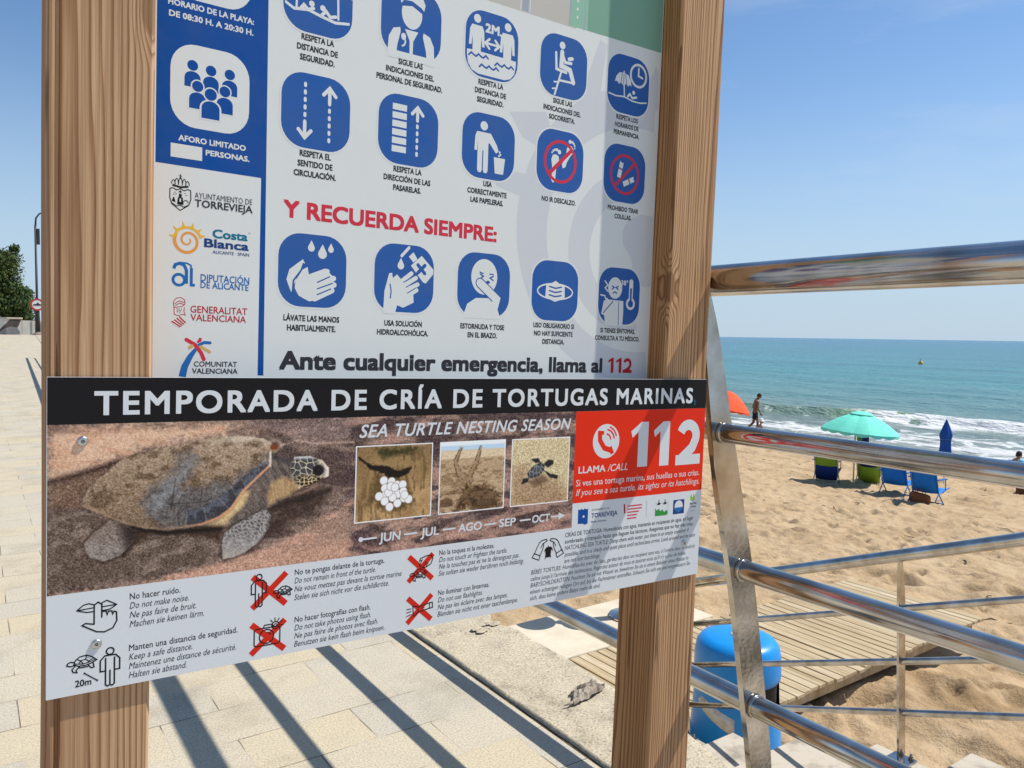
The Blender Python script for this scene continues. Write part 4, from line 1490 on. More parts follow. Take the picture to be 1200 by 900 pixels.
PP = {
'carapace':[(32,-128),(36,-118),(49,-105),(66,-90),(83,-81),(104,-78),(132,-74),(154,-70),(176,-67),(199,-68),(217,-71),(230,-78),(236,-86),(231,-90),(226,-91),(226,-102),(223,-110),(215,-117),(200,-129),(192,-136),(182,-149),(172,-158),(155,-165),(134,-169),(112,-169),(92,-165),(77,-159),(59,-150),(45,-142),(33,-135)],
'bare':[(127,-88),(138,-87),(141,-97),(136,-108),(122,-122),(144,-129),(166,-122),(183,-123),(191,-115),(209,-107),(220,-97),(226,-102),(222,-110),(200,-129),(185,-149),(169,-158),(144,-166),(123,-167),(104,-157),(97,-145),(90,-133),(99,-123),(114,-113),(122,-99)],
'rim':[(225,-100),(209,-106),(193,-117),(183,-126),(169,-137),(155,-146),(133,-150),(134,-168),(155,-166),(172,-160),(185,-149),(197,-133),(212,-119),(224,-110)],
'edge':[(225,-104),(210,-118),(196,-131),(182,-151),(169,-160),(150,-166),(112,-168),(77,-159),(33,-135)],
'plastron':[(196,-130),(200,-134),(198,-149),(186,-159),(178,-169),(169,-170),(158,-167),(182,-153)],
'shoulder':[(226,-92),(244,-96),(252,-107),(256,-123),(239,-146),(226,-153),(201,-164),(186,-171),(181,-165),(198,-149),(212,-122),(225,-108)],
'neck':[(227,-124),(242,-118),(256,-123),(262,-133),(248,-141),(233,-146),(224,-152),(224,-139)],
'head':[(250,-107),(255,-95),(273,-95),(290,-101),(298,-111),(298,-121),(288,-125),(280,-130),(262,-135),(256,-126),(252,-116)],
'headtop':[(250,-107),(255,-95),(273,-95),(290,-101),(294,-108),(291,-115),(276,-119),(260,-120),(253,-116)],
'beak':[(290,-103),(298,-111),(298,-121),(291,-123),(291,-112)],
'flipper':[(221,-154),(228,-164),(226,-179),(216,-193),(201,-203),(184,-209),(174,-209),(172,-191),(175,-179),(189,-169),(207,-161)],
'rear':[(58,-152),(72,-160),(84,-167),(78,-180),(67,-192),(52,-196),(38,-190),(33,-175),(42,-165)],
'shadow1':[(227,-153),(261,-140),(290,-134),(306,-145),(280,-162),(249,-178),(225,-188)],
'shadow2':[(64,-159),(112,-170),(172,-171),(170,-188),(134,-175),(99,-171),(74,-188),(84,-167)],
'hollow':[(1,-136),(30,-139),(59,-153),(33,-175),(38,-190),(52,-196),(97,-171),(169,-179),(170,-199),(145,-217),(92,-218),(1,-224)],
'orange':[(0,-51),(170,-53),(220,-61),(154,-67),(91,-77),(49,-93),(1,-107)],
'streak':[(1,-109),(33,-99),(64,-91),(49,-105),(33,-123),(30,-139),(1,-135)],
'ridge':[(87,-226),(173,-213),(216,-204),(262,-186),(327,-157),(328,-227),(145,-229),(1,-227)],
'toplight':[(214,-61),(253,-74),(325,-79),(325,-82),(257,-81),(229,-73)],
'topgrey':[(154,-54),(324,-50),(325,-77),(253,-73),(217,-61)],
'eggs':[(372,-132),(383,-134),(391,-139),(399,-139),(374,-142),(385,-146),(393,-151),(375,-151),(385,-155),(401,-157),(366,-152),(374,-159),(392,-163),(408,-159),(381,-167),(379,-148),(400,-148),(402,-153),(382,-140),(388,-142)],
'dark':[(336,-100),(348,-108),(356,-111),(377,-114),(390,-121),(412,-115),(411,-120),(399,-129),(382,-129),(364,-120),(351,-116),(349,-111)],
'pit':[(361,-121),(388,-127),(410,-144),(416,-162),(403,-171),(384,-174),(365,-167),(354,-152)],
'topdark':[(360,-90),(419,-91),(417,-97),(398,-101),(368,-102)],
'sea':[(453,-88),(556,-88),(557,-98),(453,-97)],
'sand':[(453,-97),(557,-98),(557,-109),(454,-110)],
'trk1':[(485,-95),(477,-113),(484,-131),(502,-140)],
'trk2':[(517,-95),(510,-117),(496,-140),(478,-149)],
'mound':[(490,-152),(508,-147),(527,-147),(549,-165),(551,-180),(522,-181),(497,-177),(479,-178),(485,-162)],
'turt':[(597,-136),(608,-127),(621,-122),(628,-127),(627,-135),(617,-143),(600,-146)],
'th':[(626,-125),(635,-119),(644,-121),(644,-126),(634,-131)],
'f1':[(602,-117),(616,-116),(620,-122),(611,-123)],
'f2':[(627,-135),(638,-140),(653,-144),(652,-149),(638,-146)],
'f3':[(587,-153),(590,-145),(600,-144),(599,-150)],
'sh':[(570,-126),(596,-125),(600,-147),(631,-144),(656,-151),(668,-186),(571,-182)],
}


def sdist(X, Y, pts):
    p = np.array(pts, float)
    q = np.roll(p, -1, 0)
    dmin = np.full(X.shape, 1e9)
    ins = np.zeros(X.shape, bool)
    for (ax, ay), (bx, by) in zip(p, q):
        ex, ey = bx - ax, by - ay
        t = np.clip(((X - ax) * ex + (Y - ay) * ey) / max(ex * ex + ey * ey, 1e-9), 0, 1)
        dmin = np.minimum(dmin, np.hypot(X - ax - t * ex, Y - ay - t * ey))
        c = ((ay > Y) != (by > Y))
        if ay != by:
            ins ^= c & (X < (bx - ax) * (Y - ay) / (by - ay) + ax)
    return np.where(ins, -dmin, dmin)


def pdist(X, Y, pts):
    dmin = np.full(X.shape, 1e9)
    for (ax, ay), (bx, by) in zip(pts, pts[1:]):
        ex, ey = bx - ax, by - ay
        t = np.clip(((X - ax) * ex + (Y - ay) * ey) / max(ex * ex + ey * ey, 1e-9), 0, 1)
        dmin = np.minimum(dmin, np.hypot(X - ax - t * ex, Y - ay - t * ey))
    return dmin


def voro(X, Y, cell, seed, sx=1.0):
    """edge distance of a jittered cell pattern"""
    u, v = X / cell / sx, Y / cell
    f1 = np.full(X.shape, 9.0)
    f2 = np.full(X.shape, 9.0)
    iu, iv = np.floor(u), np.floor(v)
    for i in (-1, 0, 1):
        for j in (-1, 0, 1):
            cx, cy = iu + i, iv + j
            px_ = cx + .15 + .7 * vnoise(cx * 1.0, cy * 1.0, seed)
            py_ = cy + .15 + .7 * vnoise(cx * 1.0, cy * 1.0, seed + 9)
            dd = np.hypot(u - px_, v - py_)
            f2 = np.minimum(np.maximum(f1, dd), f2)
            f1 = np.minimum(f1, dd)
    return f2 - f1


def photo():
    """the printed photograph of the nesting turtle, laid down as ink colours on a fine grid"""
    nx, ny = 960, 262
    X, Y = np.meshgrid(np.linspace(0, 683, nx), np.linspace(-48.8, -226, ny))
    C = np.zeros((ny, nx, 3))

    def put(m, col):
        m = np.clip(m, 0, 1)[..., None]
        C[:] = C * (1 - m) + np.array(col if not np.isscalar(col) else (col,) * 3, float) * m

    def soft(k, w=1.2, rag=0.0, off=0.0):
        dd = sdist(X, Y, PP[k]) if isinstance(k, str) else sdist(X, Y, k)
        if rag:
            dd = dd + rag * (fbm(X * .25, Y * .25, 77, 3) - .5) * 2
        return np.clip(.5 - (dd - off) / w, 0, 1)

    g1 = vnoise(X * 1.1, Y * 1.25, 1) - .5
    g2 = fbm(X * .5, Y * .55, 2, 3) - .5
    st = fbm(X * .03, Y * .11 + X * .02, 3, 4)
    big = fbm(X * .02, Y * .05, 4, 3)
    put(np.ones_like(X), (112, 95, 86))
    put(smooth(.45, .62, st) * .8, (136, 116, 105))
    put(smooth(.52, .35, st) * .7, (84, 68, 66))
    right = smooth(290, 345, X)
    rip = fbm(X * .022 + Y * .03, Y * .09 - X * .018, 12, 4)
    put(right * smooth(.50, .66, rip) * .85, (170, 136, 122))
    put(right * smooth(.5, .36, rip) * .85, (88, 70, 72))
    put(right * smooth(-190, -222, Y) * .5 * smooth(.4, .6, st), (178, 136, 122))
    put(soft('topgrey', 8, 6) * .9, (132, 112, 106))
    put(soft('topgrey', 4, 6) * smooth(.5, .66, fbm(X * .04, Y * .16, 14, 3)) * .6, (168, 140, 128))
    put(soft('orange', 14, 8), (202, 168, 142))
    put(soft('orange', 10, 8) * smooth(.5, .7, fbm(X * .03, Y * .13 + X * .02, 15, 4)) * .5, (190, 144, 116))
    put(np.exp(-((Y + 53 - 0.01 * X) / 5) ** 2) * smooth(.35, .6, fbm(X * .02, Y * .1, 16, 3)) * (X < 150), (130, 104, 92))
    put(soft('streak', 9, 5), (122, 98, 82))
    put(np.clip(1 - pdist(X, Y, [(1, -108), (20, -104), (45, -97), (66, -90)]) / 5, 0, 1) * .85, (72, 54, 48))
    put(soft('hollow', 8, 5), (104, 88, 78))
    put(soft('hollow', 8, 5) * smooth(.46, .62, fbm(X * .06, Y * .12 - X * .03, 17, 4)) * .7, (140, 122, 110))
    put(soft('ridge', 9, 4), (156, 128, 112))
    put(soft('ridge', 6, 5) * smooth(-205, -224, Y - .05 * X + 5) * .7, (192, 150, 128))
    put(soft('ridge', 6, 3) * smooth(.5, .66, fbm(X * .04, Y * .14, 19, 3)) * .6, (196, 152, 132))
    put(np.clip(1 - pdist(X, Y, [(217, -72), (228, -82), (240, -80), (256, -75), (280, -80), (330, -80)]) / 2.2, 0, 1) * .7, (190, 164, 148))
    put(np.clip(1 - pdist(X, Y, [(180, -62), (205, -58), (232, -66), (250, -74)]) / 6, 0, 1) * .6, (96, 78, 72))
    # rough sand texture
    g3 = vnoise(X * 1.9, Y * 1.4, 81) - .5
    C[:] += (g1 * 44 + g2 * 40 + g3 * 40)[..., None] * (1 - .55 * soft('orange', 20, 8))[..., None]
    put(soft('shadow1', 8, 5) * (.5 + .5 * smooth(.4, .6, fbm(X * .08, Y * .1, 18, 3))), (76, 62, 56))
    put(np.clip(1 - pdist(X, Y, [(228, -156), (250, -148), (275, -146), (300, -138)]) / 6, 0, 1) * .8, (54, 44, 42))
    put(soft('shadow2', 7, 3), (74, 58, 48))
    put(np.clip(1 - pdist(X, Y, [(78, -162), (112, -172), (170, -173)]) / 4.5, 0, 1), (36, 28, 26))
    put(np.clip(1 - pdist(X, Y, [(82, -166), (76, -180), (70, -190)]) / 6, 0, 1) * .9, (48, 38, 34))
    # hind flipper
    put(np.clip(1 - (sdist(X, Y, PP['rear']) / 4), 0, 1) * .6 * (sdist(X, Y, PP['rear']) > -1), (56, 46, 42))
    m = soft('rear', 1.5, 1.2)
    put(m, (136, 122, 112))
    put(m * smooth(-165, -190, Y) * .8, (150, 140, 134))
    put(m * smooth(.45, .75, fbm(X * .35, Y * .35, 6, 3)) * .4, (92, 82, 78))
    C[:] += (m * (g1 * 40 + g2 * 30))[..., None]
    put(m * smooth(60, 80, X + .2 * Y + 34), (58, 48, 46))
    # shell
    m = soft('carapace', 1.4, .8)
    put(m, (142, 120, 100))
    put(m * smooth(-140, -72, Y) * .55, (178, 156, 134))
    put(m * smooth(-135, -165, Y) * .5, (104, 86, 72))
    put(m * smooth(.48, .66, fbm(X * .09, Y * .12, 7, 3)) * .7, (100, 80, 62))
    C[:] += (m * (g1 * 52 + g2 * 34))[..., None]
    put(m * np.exp(-((Y + 70.5 + .0009 * (X - 195) ** 2) / 4.5) ** 2) * smooth(140, 185, X) * .7, (200, 184, 164))
    mb = soft('bare', 12, 6, 3) * m * (.75 + .25 * smooth(-108, -130, Y))
    put(mb, (108, 102, 99))
    put(mb * smooth(.48, .70, fbm(X * .16, Y * .2, 8, 4)) * .55, (140, 138, 138))
    put(mb * smooth(.52, .34, fbm(X * .16, Y * .2, 9, 3)) * .5, (76, 72, 74))
    C[:] += (mb * (g1 * 34 + g2 * 30))[..., None]
    put(mb * np.clip(1 - pdist(X, Y, [(140, -90), (130, -106), (112, -126), (102, -142)]) / 9, 0, 1) * .5, (150, 154, 156))
    for ln in ([(150, -120), (148, -150)], [(112, -140), (150, -141), (178, -134)], [(122, -112), (118, -146)], [(172, -130), (180, -146)], [(134, -150), (130, -166)]):
        put(mb * np.clip(1 - pdist(X, Y, ln) / 1.1, 0, 1) * .6, (54, 50, 50))
    mr = soft('rim', 4, 1)
    put(mr, (72, 70, 76))
    C[:] += (mr * (g1 * 20))[..., None]
    put(mr * smooth(.46, .62, fbm(X * .12, Y * .12, 10, 3)) * .7, (104, 108, 118))
    for ln in ([(212, -106), (216, -118)], [(193, -117), (200, -130)], [(182, -126), (190, -142)], [(168, -138), (182, -154)], [(152, -147), (156, -167)], [(134, -150), (133, -169)], [(222, -100), (227, -108)]):
        put(np.clip(1.4 - pdist(X, Y, ln) / .7, 0, 1) * .4, (160, 152, 146))
    put(soft('plastron', 7, 1.5) * .85, (196, 172, 132))
    put(soft('plastron', 3, 1) * smooth(.5, .6, fbm(X * .5 + Y * .3, Y * .1 - X * .1, 24, 2)) * .6, (150, 124, 90))
    ms = soft('shoulder', 4.0, 1)
    put(ms, (116, 104, 96))
    wr = vnoise(X * .75 + Y * .45, Y * .06 + X * .05, 25)
    put(ms * smooth(.35, .8, fbm(X * .35 + Y * .22, Y * .08 + X * .05, 25, 3)) * .75, (78, 70, 70))
    put(ms * smooth(.55, .8, fbm(X * .6 + Y * .3, Y * .16, 26, 3)) * .5, (150, 136, 122))
    C[:] += (ms * g1 * 30)[..., None]
    put(np.clip(1 - pdist(X, Y, [(198, -136), (188, -150), (174, -163)]) / 6, 0, 1) * .8, (206, 178, 126))
    e = np.clip(1.3 - pdist(X, Y, PP['edge']) / 1.6, 0, 1)
    put(e * smooth(100, 170, X), (206, 150, 112))
    put(e * smooth(150, 40, X) * .7, (160, 132, 108))
    put(soft('neck', 6, 2), (176, 148, 112))
    put(soft('neck', 3, 1) * smooth(.45, .7, vnoise(X * .8 + Y * .1, Y * .12, 27)) * .55, (150, 118, 84))
    put(np.clip(1 - pdist(X, Y, [(228, -92), (240, -98), (252, -99)]) / 6, 0, 1) * .8, (72, 68, 70))
    # notch at the shell's shoulder
    put(np.clip(1.2 - np.hypot((X - 231) / 5.5, (Y + 82) / 3.8), 0, .5) * 2, (124, 74, 46))
    put(np.clip(1.2 - np.abs(np.hypot((X - 230) / 8.5, (Y + 81) / 7) - 1) * 2.2, 0, 1) * (X > 219) * (Y > -84) * .45, (196, 176, 156))
    put(np.clip(1.4 - pdist(X, Y, [(226, -88), (226, -104)]) / 1.5, 0, 1), (204, 190, 176))
    # front flipper
    put(np.clip(1 - (sdist(X, Y, PP['flipper']) / 4), 0, 1) * .55 * (sdist(X, Y, PP['flipper']) > -1), (58, 48, 46))
    m = soft('flipper', 1.3, .8)
    put(m, (150, 143, 138))
    vc = voro(X * .9 + Y * .3, Y, 4.4, 5)
    put(m * smooth(.22, .42, vc) * .8 * smooth(-205, -170, Y), (88, 84, 86))
    put(m * smooth(.5, .75, fbm(X * .2, Y * .2, 28, 3)) * .5, (170, 163, 156))
    C[:] += (m * (g1 * 30 + g2 * 26))[..., None]
    put(m * smooth(-196, -208, Y) * .7, (170, 158, 146))
    put(np.clip(1 - pdist(X, Y, [(227, -166), (224, -182), (214, -196)]) / 3, 0, 1) * .6, (74, 66, 64))
    # head
    mh = soft('head', 1.2)
    put(mh, (196, 184, 158))
    mt = soft('headtop', 1.0) * mh
    vh = voro(X + 1.5, Y - 1, 7.4, 31, 1.05)
    put(mh * smooth(.05, .13, vh) * smooth(-131, -125, Y + .08 * (X - 270)) * smooth(288, 280, X), (82, 80, 84))
    vs = voro(X, Y, 4.2, 32, 1.2)
    low = smooth(-116, -122, Y + .1 * (X - 270))
    put(mh * low * smooth(255, 260, X) * smooth(291, 285, X), (206, 184, 140))
    put(mh * low * smooth(.10, .22, vs) * smooth(254, 262, X) * smooth(292, 286, X) * smooth(-133, -129, Y + .2 * (X - 262)), (58, 50, 48))
    put(mh * smooth(-99.5, -96, Y + .012 * (X - 258) ** 1.0 * 1) * .85, (196, 194, 188))
    put(soft('beak', 2.5), (212, 198, 184))
    put(mh * np.clip(1.25 - np.hypot((X - 285) / 6.6, (Y + 113) / 6.2), 0, .3) * 3.4, (44, 36, 40))
    put(mh * np.clip(1 - pdist(X, Y, [(289, -106), (293, -114), (291, -121)]) / 3, 0, 1) * .6, (120, 104, 98))
    put(np.clip(1.3 - pdist(X, Y, [(263, -134), (279, -129), (291, -123)]) / 1.2, 0, 1) * .8, (70, 50, 48))
    put(np.clip(1 - pdist(X, Y, [(256, -141), (272, -137), (284, -131)]) / 3, 0, 1) * .75, (150, 120, 106))
    C[:] += (mh * g2 * 18)[..., None]

    g4 = vnoise(X * 1.35 + 5, Y * 1.5, 91) + vnoise(X * .8, Y * .9, 92) - 1
    C[:] += (g4 * 26)[..., None]
    # three small pictures
    def frame(x0, x1, y0, y1):
        return (X > x0) & (X < x1) & (Y < y0) & (Y > y1)
    A = frame(334.5, 440.5, -87, -183.5)
    put(A * 1., (158, 128, 92))
    put(A * smooth(.42, .62, fbm(X * .06, Y * .05, 33, 4)) * .7, (186, 152, 110))
    put(A * smooth(-150, -120, Y) * .5, (126, 104, 72))
    put(A * soft('pit', 9, 6), (106, 88, 58))
    put(A * soft('topdark', 6, 4), (74, 70, 44))
    put(A * smooth(.6, .7, fbm(X * .2, Y * .05, 34, 3)) * .5, (96, 78, 54))
    put(A * np.clip(.5 - (sdist(X, Y, [(338, -98), (350, -112), (350, -150), (340, -170), (336, -170), (336, -100)])) / 8, 0, 1) * .5, (128, 104, 70))
    put(A * soft('dark', 2, 2), (42, 36, 30))
    put(A * np.clip(1.2 - pdist(X, Y, [(337, -100), (350, -110)]) / 1.5, 0, 1), (50, 42, 32))
    C[:] += (A * (g1 * 22 + g2 * 30))[..., None]
    for (ex, ey) in PP['eggs']:
        q = np.hypot(X - ex, Y - ey)
        put(A * np.clip((6.4 - q) / .9, 0, 1), (150, 140, 132))
        put(A * np.clip((5.6 - q) / .9, 0, 1), (236, 226, 220))
    B = frame(454, 556.5, -86.5, -183)
    put(B * 1., (176, 152, 122))
    put(B * smooth(-98.5, -97.5, Y), (176, 196, 212))
    put(B * smooth(-93, -90, Y), (214, 218, 222))
    put(B * smooth(-97, -99, Y) * smooth(-111, -108, Y), (204, 184, 154))
    put(B * smooth(.5, .64, fbm(X * .12, Y * .3, 35, 4)) * smooth(-108, -116, Y) * .8, (138, 112, 84))
    for k in ('trk1', 'trk2'):
        dd = pdist(X, Y, PP[k])
        put(B * np.clip(1.3 - dd / (2.0 + (-95 - Y) * .09), 0, 1) * .75, (150, 126, 98))
        put(B * np.clip(1.2 - np.abs(dd - (1.6 + (-95 - Y) * .06)) / 1.4, 0, 1) * smooth(.35, .6, vnoise(X * .5, Y * .5, 36)), (104, 82, 60))
    put(B * soft('mound', 5, 6), (118, 94, 72))
    put(B * soft('mound', 5, 6) * smooth(.48, .62, fbm(X * .15, Y * .2, 37, 4)) * .9, (80, 62, 46))
    put(B * smooth(-150, -165, Y) * smooth(.5, .62, fbm(X * .1, Y * .18, 38, 4)) * .8, (96, 76, 58))
    C[:] += (B * smooth(-99, -102, Y) * (g1 * 34 + g2 * 34))[..., None]
    D = frame(570, 672, -87.5, -183.5)
    put(D * 1., (196, 178, 142))
    put(D * soft('sh', 14, 5), (166, 140, 112))
    put(D * smooth(-150, -178, Y) * .6, (158, 130, 100))
    C[:] += (D * (g1 * 78 + g2 * 40))[..., None]
    put(D * np.clip(.6 - sdist(X, Y, [(600, -150), (626, -140), (634, -150), (612, -158)]) / 6, 0, 1) * .7, (104, 84, 66))
    for k in ('f1', 'f2', 'f3', 'th'):
        put(D * soft(k, 1.8, .6), (52, 52, 56))
    put(D * soft('turt', 1.6), (66, 66, 70))
    put(D * soft('turt', 1.6) * smooth(.25, .08, voro(X, Y, 8.0, 39, .8)) * .7, (168, 168, 164))
    put(D * soft('turt', 1.6, 0, -3) * .4, (120, 122, 124))
    put(D * np.clip(1 - pdist(X, Y, [(612, -145), (624, -158), (622, -164)]) / 1.2, 0, 1) * .7, (80, 62, 50))
    for x0, x1, y0, y1 in ((333, 442, -86, -184.5), (452.8, 557.7, -85.5, -184), (568.7, 673.2, -86.5, -184.5)):
        f = (X > x0) & (X < x1) & (Y < y0) & (Y > y1)
        g = (X > x0 + 1.3) & (X < x1 - 1.3) & (Y < y0 - 1.3) & (Y > y1 + 1.3)
        put((f & ~g) * 1., (226, 222, 216))
    C = np.clip(108 + (C - 116) * 1.22, 6, 250) / 255
    lum = C.mean(-1, keepdims=True)
    C = lum + (C - lum) * .92
    Cl = np.clip(np.where(C <= .04045, C / 12.92, ((np.maximum(C, 0) + .055) / 1.055) ** 2.4), 0, 1) * 1.2
    return grid_mesh('photograph', X / 1000 - TOFF[0], Y / 1000 - TOFF[1], np.full_like(X, 0.00003), {'ink': np.clip(Cl, 0, .95)})


M_photo = mat('photo_print', (0.4, 0.3, 0.25), 0.35, spec=0.3)
pa = N(M_photo, 'ShaderNodeAttribute', attribute_name='ink')
L(M_photo, pa.outputs['Color'], M_photo.node_tree.nodes['Principled BSDF'].inputs['Base Color'])
ph = photo()
for p in ph.polygons:
    pass
if ph.polygons[0].normal.z < 0:
    ph.flip_normals()
link('photograph', ph, M_photo, ts)['label'] = 'printed photograph of a nesting sea turtle with three small pictures'

a = tart()
a.rect(I_black, -0.2, -49, 963.2, -0.3)
a.done('title_bar', ts)
a = tart(.4)
a.text(I_sign, 'TEMPORADA DE CRÍA DE TORTUGAS MARINAS', 42, 931, -40, 25.4, .024, res=5, sp=1.17)
a.ring(I_teal, 936.5, -36.5, 1.7, .9).line(I_teal, [(935, -41.5), (937.5, -39)], .9).arc(I_teal, 937, -41, 2, 180, 360, .8)
a.done('title', ts)
a = tart(.4)
a.text(I_sign, 'SEA TURTLE NESTING SEASON', 337, 674, -75.4, 16.6, .016, .28, res=4, sp=1.08)
a.done('subtitle', ts)
a = tart(.4)
for s, x0, x1 in (('JUN', 367.5, 398), ('JUL', 427.3, 454.8), ('AGO', 484.6, 522.6), ('SEP', 551.6, 580), ('OCT', 609, 641)):
    a.text(I_sign, s, x0, x1, -211.6, 11.6, .022, .06, res=4)
for x0, x1 in ((342, 363.5), (403.7, 421), (461.6, 479.5), (527.5, 546), (588, 605), (643.7, 660)):
    a.line(I_sign, [(x0, -205.6), (x1, -205.4)], 2.4)
a.ell(I_sign, 342.5, -205.6, 3.2)
a.poly(I_sign, [(657, -200), (669.5, -205.6), (657, -211)])
a.done('month_line', ts)
a = tart()
a.rect(I_signred, 683, -157.5 - 31.5, 963.2, -49.1)
a.done('red_field', ts)
a = tart(.4)
a.one(I_sign, 796, 833, -141, 72.5, .58).one(I_sign, 845, 881, -142, 73, .58)
a.two(I_sign, 897, 955, -143.5, 76, .30)
a.done('emergency_number', ts)
a = tart(.4)
a.ell(I_sign, 744.5, -96.5, 26.8, n=48)
a.line(I_signred, [(731, -82), (732, -95), (741, -107), (757, -112)], 8.4, rnd_cap=False)
a.line(I_signred, [(733.5, -80), (733, -86)], 12.5, rnd_cap=False).line(I_signred, [(752, -113), (758.5, -109.5)], 12.5, rnd_cap=False)
for r in (9.5, 16.5, 23.5):
    if r < 20:
        a.arc(I_signred, 744, -95, r, 10, 80, 2.8)
a.arc(I_signred, 744, -95, 21.5, 18, 70, 2.6)
a.done('pictogram', ts, 'white round telephone symbol on red')
a = tart(.4)
a.text(I_sign, 'LLAMA', 691.8, 745.3, -144, 10.6, .02, res=3)
a.text(I_sign, '/CALL', 749.5, 791.5, -144.2, 11, .004, .25, res=3)
a.text(I_sign, 'Si ves una tortuga marina, sus huellas o sus crías.', 688, 955.6, -163.4, 10, .004)
a.text(I_sign, 'If you see a sea turtle, its sights or its hatchlings.', 688.8, 956.4, -178.2, 10, -.004, .25)
a.done('caption', ts)


def cap(rows, y0, dy, x0, ch, name='caption'):
    a = tart(.4)
    for i, (s, x1, it) in enumerate(rows):
        a.text(I_text, s, x0, x1, y0 - dy * i, ch, .006 if not it else -.004, .25 if it else 0)
    a.done(name, ts)


cap([('No hacer ruido.', 128.5, 0), ('Do not make noise.', 137.5, 1), ('Ne pas faire de bruit.', 145.5, 1), ('Machen sie keinen lärm.', 154, 1)], -241.4, 10.2, 77.2, 7)
cap([('Manten una distancia de seguridad.', 191.5, 0), ('Keep a safe distance.', 142, 1), ('Maintenez une distance de sécurité.', 190.3, 1), ('Halten sie abstand.', 136, 1)], -298.3, 10.1, 76.9, 7)
cap([('No te pongas delante de la tortuga.', 376, 0), ('Do not remain in front of the turtle.', 364, 1), ('Ne vouz mettez pas devant la tortue marine', 401, 1), ('Stelen sie sich nicht vor die schildkröte.', 383, 1)], -239.8, 10.3, 258.2, 7)
cap([('No hacer fotografías con flash.', 358.3, 0), ('Do not take photos using flash.', 359, 1), ('Ne pas faire de photos avec flash.', 369, 1), ('Benutzen sie kein flash beim knipsen.', 378.6, 1)], -298.4, 10.1, 259.2, 7)
cap([('No la toques ni la molestes.', 545, 0), ('Do not touch or frighten the turtle.', 567, 1), ('Ne la touchez pas et ne la déranguez pas.', 588.4, 1), ('Sie solten sie weder berühren noch belästig.', 596.4, 1)], -240.2, 9.5, 456.5, 7)
cap([('No iluminar con linternas.', 538.8, 0), ('Do not use flashlights.', 528, 1), ('Ne pas les éclaire avec des lampes.', 570.2, 1), ('Blenden sie nicht mit einer taschenlampe.', 588.4, 1)], -295.4, 9.9, 456.6, 7)
cap([('CRÍAS DE TORTUGA: Humedécela con agua, mantenla en recipiente sin agua, en lugar', 946.5, 0), ('sombreado y tranquilo hasta que lleguen los técnicos. Asegúrate que no hay más crías.', 947, 0), ('HATCHLING SEA TURTLE: Damp them with water, put them in an empty container if', 937.6, 1), ('possible, and in a shady and quiet place until technicians arrive. Look around and be sure', 952.6, 1), ('are not lost hatchlings.', 742, 1)], -239.4, 9.9, 671.5, 6.6)
cap([("BÉBÉS TORTUES: Humidifiez-les avec de l'eau, gardez-les dans un recipient sans eau, à l'ombre dans un endroit", 954, 1), ("calme jusqu'à l'arrivée des techniciens. Regardez autour de vous et assurez-vous qu'il n'y a plus de bébés.", 932, 1), ('BABYSCHILDKRÖTEN: Feuchten Sie sie mit Wasser an, bewahren Sie sie in einem Behälter ohne Wasser in', 939, 1), ('einem schattigen ruhigen Ort auf, bis die Fachmänner eintreffen. Schauen Sie sich um und vergewissern Sie', 943.6, 1), ('sich, dass keine andere Babys mehr da sind.', 744.6, 1)], -288.4, 9.6, 610.5, 6.4)


def cross(a, cx, cy, w, h):
    for s in (1, -1):
        a.line(I_cross, [(cx - w / 2, cy - s * h / 2), (cx + w / 2, cy + s * h / 2)], 7.2, rnd_cap=False)


K = I_black


def tman(a, x, y, h, lw=1.5):
    s = h
    a.ring(K, x, y + .895 * s, .085 * s, lw)
    a.line(K, [(x - .10 * s, y + .72 * s)] + [(x - .1 * s, y + .4 * s), (x - .1 * s, y + .04 * s), (x - .05 * s, y), (x, y + .03 * s), (x + .05 * s, y), (x + .1 * s, y + .04 * s), (x + .1 * s, y + .4 * s), (x + .1 * s, y + .72 * s)], lw)
    a.line(K, [(x - .1 * s, y + .4 * s), (x - .22 * s, y + .4 * s), (x - .22 * s, y + .68 * s), (x - .12 * s, y + .79 * s), (x + .12 * s, y + .79 * s), (x + .22 * s, y + .68 * s), (x + .22 * s, y + .4 * s), (x + .1 * s, y + .4 * s)], lw)
    a.line(K, [(x, y + .03 * s), (x, y + .4 * s)], lw)


